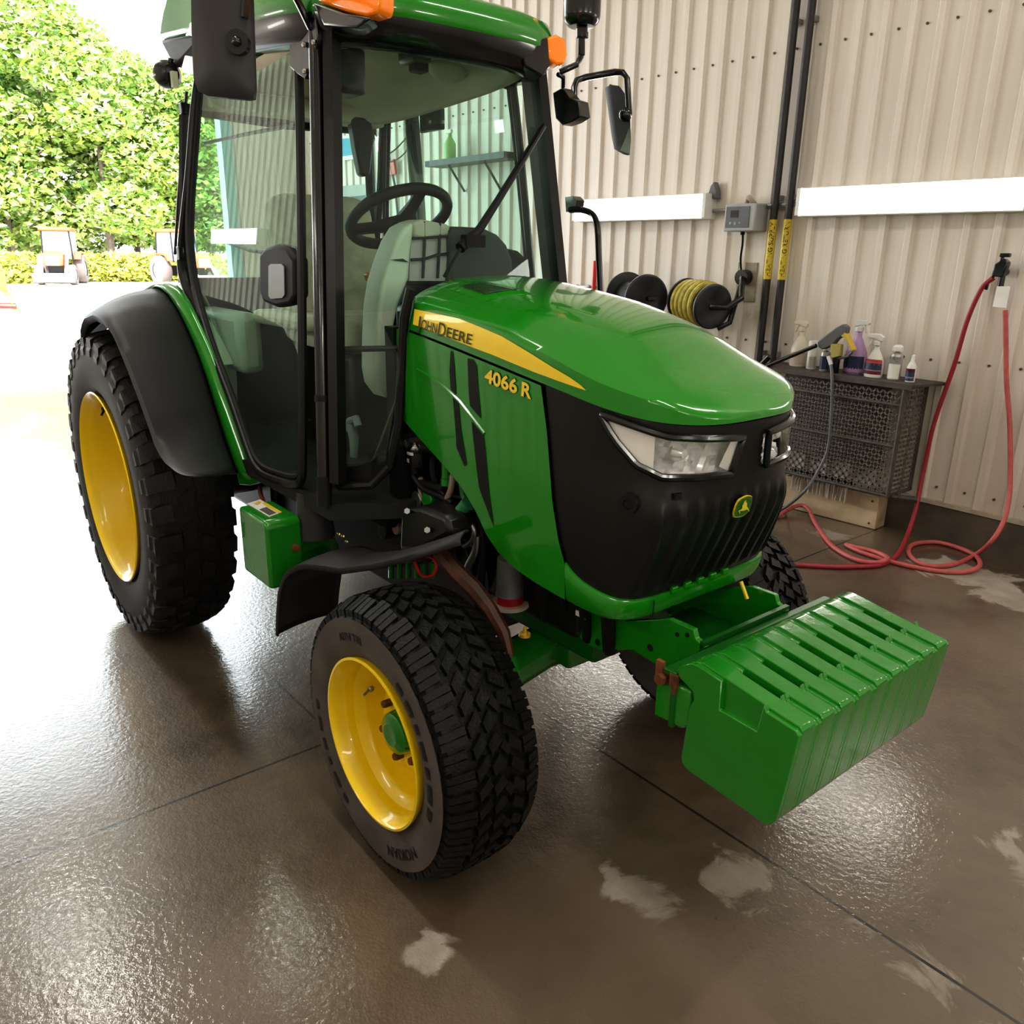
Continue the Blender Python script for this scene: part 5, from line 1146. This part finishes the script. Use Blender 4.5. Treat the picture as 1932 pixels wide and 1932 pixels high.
b = MB(); q = [px(u, v, y=-.405) for u, v in ((545, 30), (560, -5), (590, -5), (598, 70), (590, 120), (575, 150), (560, 140), (545, 125))]; b.prism(q, (0, .03, 0)); hb_ = part('hinge_bracket', M['gloss'], b, bevel=.004)
for u, v in ((575, 134), (574, 84), (592, 80)): b = MB(); b.ball(px(u, v, y=-.41), .008, 8); part('bolt', M['chrome'], b, hb_)
pts = [(1145, 164), (1152, 160), (1168, 162), (1178, 175), (1188, 222), (1190, 270), (1188, 292), (1180, 290), (1162, 280), (1157, 255)]
YM = .74; b = MB(); bk = [px(u, v, y=YM) for u, v in pts]; ctr = sum(bk, V((0, 0, 0)))/len(bk); b.grid([[ctr.lerp(p, k)+V((.022*(1-k**3), 0, 0)) for p in bk] for k in (0, .5, .8, 1.0)]+[[p+V((-.02, .012, 0)) for p in bk]], cu=True); m2 = part('mirror', M['fender'], b, ang=45)
b = MB(); b.poly([px(1176, 270, y=YM-.004), px(1188, 238, y=YM-.004), px(1190, 270, y=YM-.004), px(1188, 291, y=YM-.004), px(1170, 284, y=YM-.004)]); part('mirror_glass', mat('mirror_reflection', (.5, .48, .47), .15, metal=.8), b, m2, ang=0, recalc=False)
b = MB(); b.tube([px(1083, 218, y=.56), px(1083, 165, y=.58), px(1088, 152, y=.6), px(1105, 146, y=.64), px(1160, 136, y=.72), px(1175, 137, y=.73), px(1183, 148, y=.735), px(1187, 215, y=.735)], .011, 10); b.ball(px(1180, 216, y=.73), .024, 12); part('mirror_arm', M['gloss'], b, m2)
b = MB(); b.prism([px(1042, 175, y=.50), px(1060, 165, y=.50), px(1075, 185, y=.50), px(1090, 190, y=.50), px(1094, 220, y=.50), px(1078, 230, y=.50), px(1060, 236, y=.50), px(1048, 225, y=.50)], (0, .05, 0)); b.tube([px(1062, 165, y=.50), px(1062, 145, y=.48), px(1052, 140, y=.45)], .009, 6); part('mirror_mount', M['gloss'], b, m2, bevel=.006)
# beacon on its bracket
cb = px(1098, 22, y=.52); b = MB(); b.lathe([(0, -.045), (.042, -.043), (.056, -.03), (.06, -.012), (.06, .04), (.065, .045), (.065, .07), (0, .07)], cb, (0, 0, 1), 24); bc = part('beacon', M['gloss'], b)
b = MB(); b.lathe([(.043, .07), (.045, .10), (.035, .14), (0, .15)], cb, (0, 0, 1), 24); part('beacon_lens', M['amber'], b, bc)
b = MB(); b.cyl(cb-V((0, 0, .045)), px(1097, 105, y=.52), .012, 10); b.cyl(px(1098, 52, y=.52), px(1098, 72, y=.52), .019, 12); b.tube([px(1097, 105, y=.52), px(1088, 122, y=.50), px(1056, 136, y=.46)], .010, 8); b.box(px(1100, 66, y=.52), (.02, .03, .02)); part('beacon_stem', M['gloss'], b, bc, bevel=.002)
# bent tube in front of the left pillar
b = MB(); b.tube(smooth([px(1076, 396, y=.62), px(1098, 396, y=.62), px(1118, 405, y=.62), px(1127, 430, y=.61), px(1130, 490, y=.60), px(1134, 575, y=.58)], 30), .0115, 8); b.prism([px(1066, 372, y=.62), px(1080, 370, y=.62), px(1088, 378, y=.62), px(1084, 398, y=.62), px(1068, 400, y=.62)], (0, .04, 0)); part('grab_rail', M['gloss'], b)

# ---- inside the cab
def rounded_slab(b, prof, y0, y1, r=.05, n=6):
    """closed side profile in x-z, pulled in at both ends so the edges are rounded"""
    c = sum((V(p) for p in prof), V((0, 0, 0)))/len(prof); rows = []
    for k in range(n+1): t = PI/2*k/n; rows.append([V((c.x+(p[0]-c.x)*(1-.22*(1-math.sin(t))), y0+r*(1-math.cos(t)), c.z+(p[2]-c.z)*(1-.16*(1-math.sin(t))))) for p in prof])
    rows += [[V((q.x, y1-(q.y-y0), q.z)) for q in r_] for r_ in rows[::-1]]
    b.grid(rows, cu=True); b.poly(rows[0]); b.poly(rows[-1]); return b
b = MB(); rounded_slab(b, smooth([(.66, 0, 1.29), (.64, 0, 1.45), (.56, 0, 1.65), (.52, 0, 1.755), (.47, 0, 1.765), (.44, 0, 1.72), (.46, 0, 1.5), (.50, 0, 1.28)], 32, closed=True), -.225, .175, .09); st_ = part('seat_back', M['seat'], b, ang=60)
b = MB(); rounded_slab(b, smooth([(.56, 0, 1.26), (.58, 0, 1.345), (.85, 0, 1.36), (1.02, 0, 1.345), (1.05, 0, 1.30), (1.02, 0, 1.25), (.8, 0, 1.24)], 28, closed=True), -.24, .22, .06); part('seat_cushion', M['seat'], b, st_, ang=60)
b = MB(); b.box((.80, -.01, 1.05), (.36, .34, .36)); part('seat_base', M['black'], b, st_, bevel=.02)
b = MB(); b.box((.72, .235, 1.44), (.30, .07, .05)); part('armrest', M['seat'], b, st_, bevel=.02)
b = MB(); b.box((.78, -.30, 1.34), (.45, .10, .05)); part('armrest', M['seat'], b, st_, bevel=.02)
# steering wheel and column
cs = V((1.02, .004, 1.68)); nx = V((-.50, 0, .866)).normalized(); e1 = V((0, 1, 0)); e2 = nx.cross(e1).normalized(); Rw = .168
b = MB(); b.tube([cs+e1*(Rw*math.cos(2*PI*k/40))+e2*(Rw*math.sin(2*PI*k/40)) for k in range(40)], .0185, 10, closed=True); sw = part('steering_wheel', M['rubber'], b)
b = MB(); b.cyl(cs-nx*.03, cs-nx*.012, .045, 16)
for a in (PI/2+PI, PI/6, PI*5/6): b.tube([cs-nx*.02, cs+(e1*math.cos(a)+e2*math.sin(a))*Rw*.55-nx*.012, cs+(e1*math.cos(a)+e2*math.sin(a))*Rw], [.028, .019, .018], 8)
part('spoke', M['rubber'], b, sw)
b = MB(); b.tube([cs-nx*.03, cs-nx*.18+V((.03, 0, 0)), V((1.20, 0, 1.30)), V((1.28, 0, .95))], [.035, .05, .07, .08], 12); part('steering_column', M['rubber'], b, sw)
b = MB(); b.prism([px(684, 516, x=1.05), px(692, 512, x=1.05), px(712, 530, x=1.05), px(705, 542, x=1.05), px(688, 530, x=1.05)], (.04, 0, 0)); part('orange_lever', mat('orange_knob', (.6, .16, .04), .4), b, sw, bevel=.006)
# dash console: cream shell, dark cowl
XC = 1.335
CS = [(783, 418), (765, 428), (748, 455), (735, 490), (722, 530), (714, 580), (711, 640), (710, 700), (715, 728), (735, 756), (737, 690), (742, 630), (752, 580), (765, 545), (773, 525), (776, 480), (780, 450)]
b = MB(); b.prism([px(u, v, x=XC) for u, v in CS], (-.10, 0, 0)); cn = part('dash_console', M['cream'], b, bevel=.014, seg=3)
b = MB(); b.prism([px(735, 490, x=XC+.003), px(760, 488, x=XC+.003), px(771, 495, x=XC+.003)], (.001, 0, 0)); part('console_seam', M['black'], b, cn, ang=0)
b = MB(); b.prism([px(u, v, x=XC-.02) for u, v in ((778, 420), (800, 414), (850, 424), (852, 445), (800, 452), (780, 448))], (-.10, 0, 0)); part('dash_top', mat('dash_tan', (.50, .46, .38), .6), b, cn, bevel=.01)
b = MB(); b.prism([px(u, v, x=XC-.03) for u, v in ((776, 446), (852, 436), (852, 530), (772, 530))], (-.06, 0, 0)); pn = part('instrument_panel', mat('lilac_panel', (.46, .40, .40), .5), b, cn, ang=0)
b = MB()
def gl(*q): b.tube([px(u, v, x=XC-.024) for u, v in q], .0045, 6)
gl((778, 450), (820, 447), (853, 445)); gl((776, 490), (800, 489), (825, 481), (853, 478)); gl((800, 418), (801, 460), (798, 525)); gl((830, 420), (829, 460), (826, 525))
part('panel_grid', M['black'], b, pn)
CW = [(848, 436), (853, 427), (880, 428), (915, 430), (940, 442), (958, 462), (968, 490), (974, 540), (846, 545), (850, 490)]
b = MB(); q = [px(u, v, x=XC-.01) for u, v in CW]; b.prism(q, (-.12, 0, 0)); part('instrument_cowl', mat('dash_grey', (.035, .034, .036), .6), b, cn, bevel=.015, seg=3)
b = MB(); b.prism([px(u, v, x=XC-.02) for u, v in ((740, 600), (776, 540), (850, 540), (975, 540), (975, 700), (742, 700))], (-.05, 0, 0)); part('console_base', M['black'], b, cn, ang=0)
# lever with grey grip by the right front glass, foot area
b = MB(); b.tube([px(668, 862, y=-.30), px(668, 830, y=-.30), px(663, 800, y=-.30)], [.012, .015, .018], 10); b.tube([px(658, 812, y=-.30), px(660, 794, y=-.30), px(672, 790, y=-.30), px(676, 804, y=-.30)], .013, 8); part('pedal_lever', mat('grey_grip', (.22, .25, .25), .5, bump=.3, bs=60), b)
b = MB(); q = [px(u, v, x=.36) for u, v in ((664, 226), (672, 220), (694, 222), (702, 232), (708, 260), (704, 290), (700, 330), (690, 334), (682, 330), (672, 280))]; b.prism(q, (-.05, 0, 0)); part('rear_window_stay', M['black'], b, bevel=.012)
b = MB(); b.box((.34, -.36, 1.24), (.45, .10, .22)); part('side_console', M['cream'], b, bevel=.03)

# ================================================================== FENDERS, TOOL BOX
def fo(u, v): return px(u, v, y=-.78)
OUT = [(157, 640), (156, 612), (163, 596), (180, 588), (200, 598), (222, 632), (246, 690), (268, 748), (287, 800), (303, 848), (320, 872), (345, 892), (372, 899)]
INN = [(282, 552), (290, 545), (300, 545), (316, 556), (336, 585), (358, 630), (378, 680), (396, 735), (412, 790), (426, 835), (438, 868), (444, 885), (448, 893)]
def yo_(i): return lerp(-.80, -.765, 0)
O_ = resample([fo(u, v) for u, v in OUT], 28); I_ = resample([px(u, v, y=-.50) for u, v in INN], 28)
rows = []
for k in range(11):
    t = k/10; rows.append([o.lerp(i, t)+(V((.0, 0, .0)) if t in (0, 1) else ((o.lerp(i, t)-V((0, o.lerp(i, t).y, .632))).normalized()*.022*math.sin(PI*t))) for o, i in zip(O_, I_)])
lip = [p+(V((0, p.y, .632))-p).normalized()*.035+V((0, .004, 0)) for p in O_]
mid = [p+(V((0, p.y, .632))-p).normalized()*.012+V((0, -.008, 0)) for p in O_]
backs = []
# rearward continuation over the back of the wheel
def cont(r):
    p0, p1 = r[1], r[0]; out = []
    rad = (p1-V((0, p1.y, .632))).length; a0 = math.atan2(p1.z-.632, p1.x)
    for k in range(1, 4): a = a0+math.radians(7*k); rr = lerp(rad, rad*.985, k/3); out.append(V((rr*math.cos(a), p1.y, .632+rr*math.sin(a))))
    return out[::-1]+r
full = [cont(r) for r in [lip, mid]+rows]
fin = [p+(V((0, p.y, .632))-p).normalized()*.02 for p in full[-1]]
ST = [(318, 532), (330, 535), (345, 548), (362, 575), (380, 612), (398, 652), (416, 700), (434, 752), (452, 808), (466, 850), (476, 882), (482, 900), (486, 908)]
S_ = resample([px(u, v, y=-.475) for u, v in ST], 28)
for s in (1, -1):
    f = (lambda R: R) if s > 0 else (lambda R: [[mir(p) for p in r] for r in R])
    b = MB(); b.grid(f(full)); fe = part('rear_fender', M['fender'], b, ang=60, solid=.006)
    srow = []
    Ic = [p+V((0, .002, 0)) for p in I_]
    for k in range(7):
        t = k/6; srow.append([o.lerp(i, t)+(V((0, -.022*math.sin(PI*t), 0)) + (o-V((0, o.y, .632))).normalized()*.012*math.sin(PI*t)) for o, i in zip(Ic, S_)])
    srow = [cont(r) for r in srow]
    b = MB(); b.grid(f(srow)); part('fender_edge', M['green'], b, fe, ang=60, solid=.005)
    b = MB(); q = [px(444, 886, y=-.505), px(450, 880, y=-.505), px(484, 890, y=-.485), px(488, 910, y=-.485), px(470, 916, y=-.495), px(450, 914, y=-.505)]
    b.prism(f([q])[0], (0, .03*s, 0)); part('fender_foot', M['green'], b, fe, bevel=.004)
# front fenders (right one visible)
FO = [(521, 1198), (522, 1160), (525, 1120), (533, 1090), (548, 1072), (572, 1064), (610, 1068), (640, 1073), (700, 1066), (760, 1052), (820, 1034), (868, 1018)]
FI = [(560, 1195), (556, 1150), (552, 1110), (556, 1080), (566, 1064), (588, 1058), (630, 1050), (670, 1044), (720, 1032), (780, 1014), (830, 1008), (880, 1010)]
FOY = [px(u, v, y=y) for (u, v), y in zip(FO, [-.62, -.62, -.62, -.61, -.60, -.585, -.56, -.54, -.51, -.475, -.445, -.42])]
F1 = resample(FOY, 30); F2 = [V((p.x-.01 if p.z < .6 else p.x-.05, -.405, p.z+.004)) for p in F1]
F2 = resample([px(u, v, y=y) for (u, v), y in zip([(590, 1192), (578, 1140), (566, 1098), (562, 1072), (572, 1060), (600, 1055), (640, 1048), (690, 1040), (740, 1026), (790, 1012), (835, 1007), (880, 1011)], [-.52, -.50, -.48, -.46, -.45, -.44, -.43, -.42, -.42, -.42, -.42, -.44])], 30)
F2 = [V((p.x-.01, lerp(-.40, -.385, i/29), p.z+.012)) for i, p in enumerate(F1)]
for s in (1, -1):
    f = (lambda R: R) if s > 0 else (lambda R: [[mir(p) for p in r] for r in R])
    l1 = [p+V((.004, 0, -.014)) if p.z > .62 else p+V((.014, 0, 0)) for p in F1]
    b = MB(); b.grid(f([l1]+[[a.lerp(c, k/6)+V((0, 0, .010*math.sin(PI*k/6))) for a, c in zip(F1, F2)] for k in range(7)])); part('front_fender', M['fender'], b, ang=60, solid=.005)
    if s < 0: b = MB(); b.tube([mir(p) for p in A0], [.020, .024, .024, .02, .018, .012], 8); part('fender_bracket', M['brown'], b)
# green tool box on the right step side
yb_ = -.625
TB = [px(452, 958, y=yb_), px(500, 985, y=yb_), px(511, 1114, y=yb_), px(462, 1068, y=yb_)]
x1_ = TB[1].x; zt = TB[1].z; zb = TB[2].z; x0_ = TB[0].x-.01
zt = (TB[0].z+TB[1].z)/2
b = MB(); wv = px(568, 975, x=x1_); b.prism([(x0_, yb_, zb), (x1_, yb_, zb), (x1_, yb_, zt-.015), (x1_-.015, yb_, zt), (x0_, yb_, zt)], (0, wv.y-yb_, 0)); tb = part('battery_box', M['green2'], b, bevel=.012, seg=3)
yt_ = wv.y
b = MB(); q = [V((p.x, p.y, zt+.0125)) for p in (px(466, 951, z=zt), px(491, 943, z=zt), px(532, 967, z=zt), px(508, 976, z=zt))]; b.prism([V((p.x, p.y, zt+.0008)) for p in q], (0, 0, .001)); lb = part('warning_label', M['white'], b, tb, ang=0)
def lq(s, t): return q[0].lerp(q[1], s).lerp(q[3].lerp(q[2], s), t)
b = MB(); b.poly([V((p.x, p.y, zt+.0022)) for p in (lq(.1, .5), lq(.66, .5), lq(.66, .95), lq(.1, .95))]); part('label_print', mat('label_grey', (.10, .09, .07), .5), b, lb, ang=0, recalc=False)
b = MB(); b.poly([V((p.x, p.y, zt+.0022)) for p in (lq(.72, .25), lq(1, .25), lq(1, 1), lq(.72, 1))]); b.poly([V((p.x, p.y, zt+.0022)) for p in (lq(.3, .12), lq(.8, .1), lq(.8, .2), lq(.35, .25))]); part('label_yellow', M['decal'], b, lb, ang=0, recalc=False)
b = MB(); c = px(557, 1033, x=x1_); b.lathe([(0, .012), (.012, .010), (.013, 0), (.022, -.002), (0, -.004)], c, (1, 0, 0), 12); part('bolt', M['rust'], b, tb)
b = MB(); b.prism([px(568, 1020, x=x1_-.01), px(600, 1018, x=x1_-.01), px(632, 1015, x=x1_-.01), px(640, 1030, x=x1_-.01), px(640, 1070, x=x1_-.01), px(560, 1070, x=x1_-.01)], (-.03, 0, 0)); part('step_bracket', M['dgreen'], b, bevel=.004)
b = MB(); b.tube([px(590, 925, x=1.20), px(596, 1010, x=1.20)], [.05, .062], 16); part('cab_mount', M['fender'], b)
BF = mat('brass_fitting', (.6, .55, .2), .3, metal=.8)
for u, v in ((648, 1012), (655, 1022), (640, 1008)): b = MB(); b.ball(px(u, v, x=1.22), .008, 8); part('hose_fitting', BF, b)
b = MB(); b.box((.85, 0, .79), (1.1, .62, .10)); b.box((1.1, -.36, .80), (.35, .16, .06)); b.box((1.1, .36, .80), (.35, .16, .06)); part('cab_underframe', M['black'], b, bevel=.01)
b = MB(); b.box((.83, -.35, .52), (.5, .30, .02)); 
b = MB(); b.tube([px(490, 920, y=-.47), px(492, 935, y=-.50), px(496, 945, y=-.53)], .009, 6); part('red_cable', mat('dark_red_cable', (.12, .01, .01), .5), b)
b = MB(); b.tube([px(690, 900, y=-.36), px(715, 840, y=-.34), px(752, 740, y=-.32)], .003, 5); part('trim_edge', mat('brown_trim', (.12, .08, .06), .5), b)
scn.view_settings.view_transform = 'Standard'; scn.view_settings.look = 'Medium High Contrast'; scn.view_settings.exposure = .38; scn.view_settings.gamma = 1.0
scn.cycles.max_bounces = 10; scn.cycles.transparent_max_bounces = 16; scn.cycles.sample_clamp_indirect = 6; scn.cycles.caustics_reflective = False; scn.cycles.caustics_refractive = False
